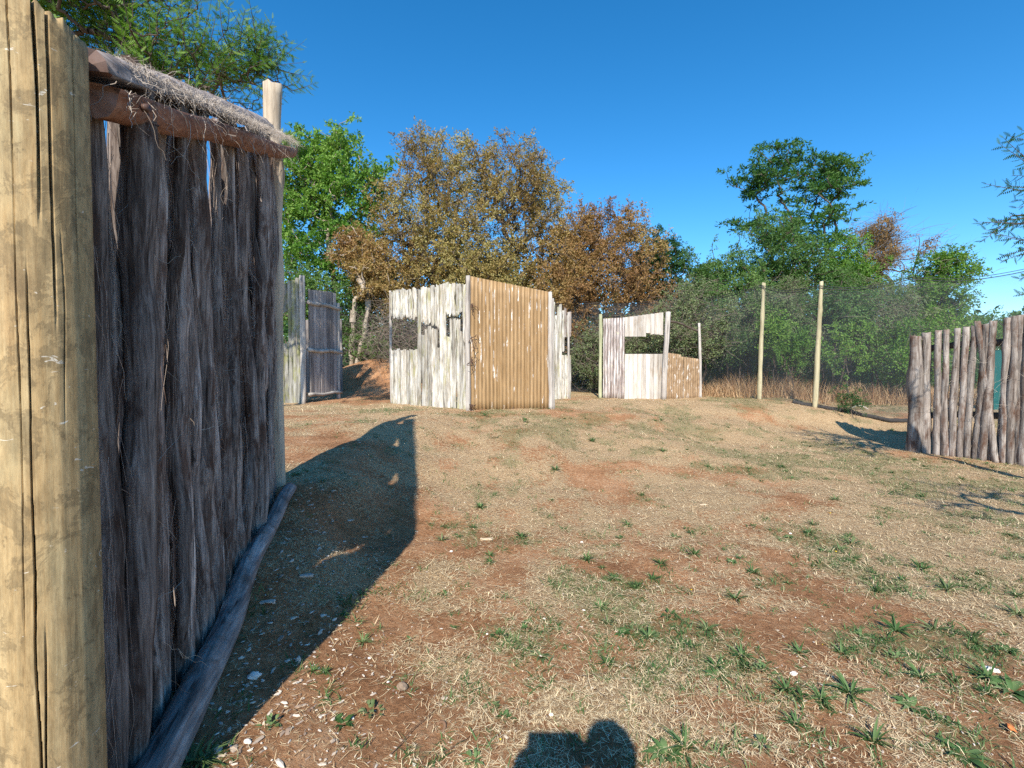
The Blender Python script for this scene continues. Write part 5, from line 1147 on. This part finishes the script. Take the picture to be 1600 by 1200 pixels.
Vc = [V[0], V[8], V[9], V[12], V[13]]; skinmesh('shorts', Vc, [(0, 1), (1, 2), (0, 3), (3, 4)], [(.16, .12), .10, .085, .10, .085], M['short'], ph)
for sx, c in ((-1, V[18]), (1, V[21])):
    mbv = []; mbe = []; mbr = []; b = np.array(c); mbv.append(tuple(b)); mbr.append(.045); pv = b + np.array([0.0, .03, .065]); mbv.append(tuple(pv)); mbr.append(.055); mbe.append((0, 1))
    for k in range(4):
        i0 = len(mbv); f0 = pv + np.array([(k - 1.5) * .006, .0, (k - 1.5) * .018]); mbv += [tuple(f0 + (-sx * -.02, .01, .0)), tuple(f0 + (-sx * .02, .035, .005)), tuple(f0 + (-sx * .05, .03, .008))]; mbe += [(1, i0), (i0, i0 + 1), (i0 + 1, i0 + 2)]; mbr += [.010, .009, .008]
    i0 = len(mbv); mbv += [tuple(pv + (-sx * .02, -.02, .01)), tuple(pv + (-sx * .05, -.015, .02))]; mbe += [(1, i0), (i0, i0 + 1)]; mbr += [.011, .009]
    skinmesh('hand', mbv, mbe, mbr, M['skin'], ph, 1)
mb = MB(); Vh, fh = blob(8, 12, 4, .12); mb.add(Vh * np.array([.108, .125, .10]) + np.array([0, .0, 1.88]), fh)
t = np.linspace(0, 2 * math.pi, 24, endpoint=False); link('hat', mb.mesh('hat', M['short']), ph)
Vf = [(0, .115, 1.78), (-.035, .098, 1.82), (.035, .098, 1.82), (0, .105, 1.735), (-.085, .01, 1.79), (.085, .01, 1.79)]
for nm, p_, s_ in (('nose', Vf[0], (.012, .02, .02)), ('eye', Vf[1], (.013, .01, .01)), ('eye', Vf[2], (.013, .01, .01)), ('mouth', Vf[3], (.025, .008, .006)), ('ear', Vf[4], (.01, .02, .03)), ('ear', Vf[5], (.01, .02, .03))):
    V_, f_ = blob(5, 8, 2, .1); link(nm, npmesh(nm, V_ * np.array(s_), f_, M['black'] if nm == 'eye' else M['skin']), ph, p_)
b = .008; X0, X1, Z0, Z1 = -.06, .165, -.09, .085; Vp = [(x_, y_, z_) for x_ in (X0, X1) for y_ in (-.03, -.022) for z_ in (Z0, Z1)]
Qp = [(0, 1, 3, 2), (4, 6, 7, 5), (0, 4, 5, 1), (2, 3, 7, 6), (0, 2, 6, 4), (1, 5, 7, 3)]
tag(link('phone', npmesh('phone', np.array(Vp), [np.array(Qp)], M['black'], False), None, (-.06, 0, 1.6)), 'black phone held up sideways by the photographer', 'phone')
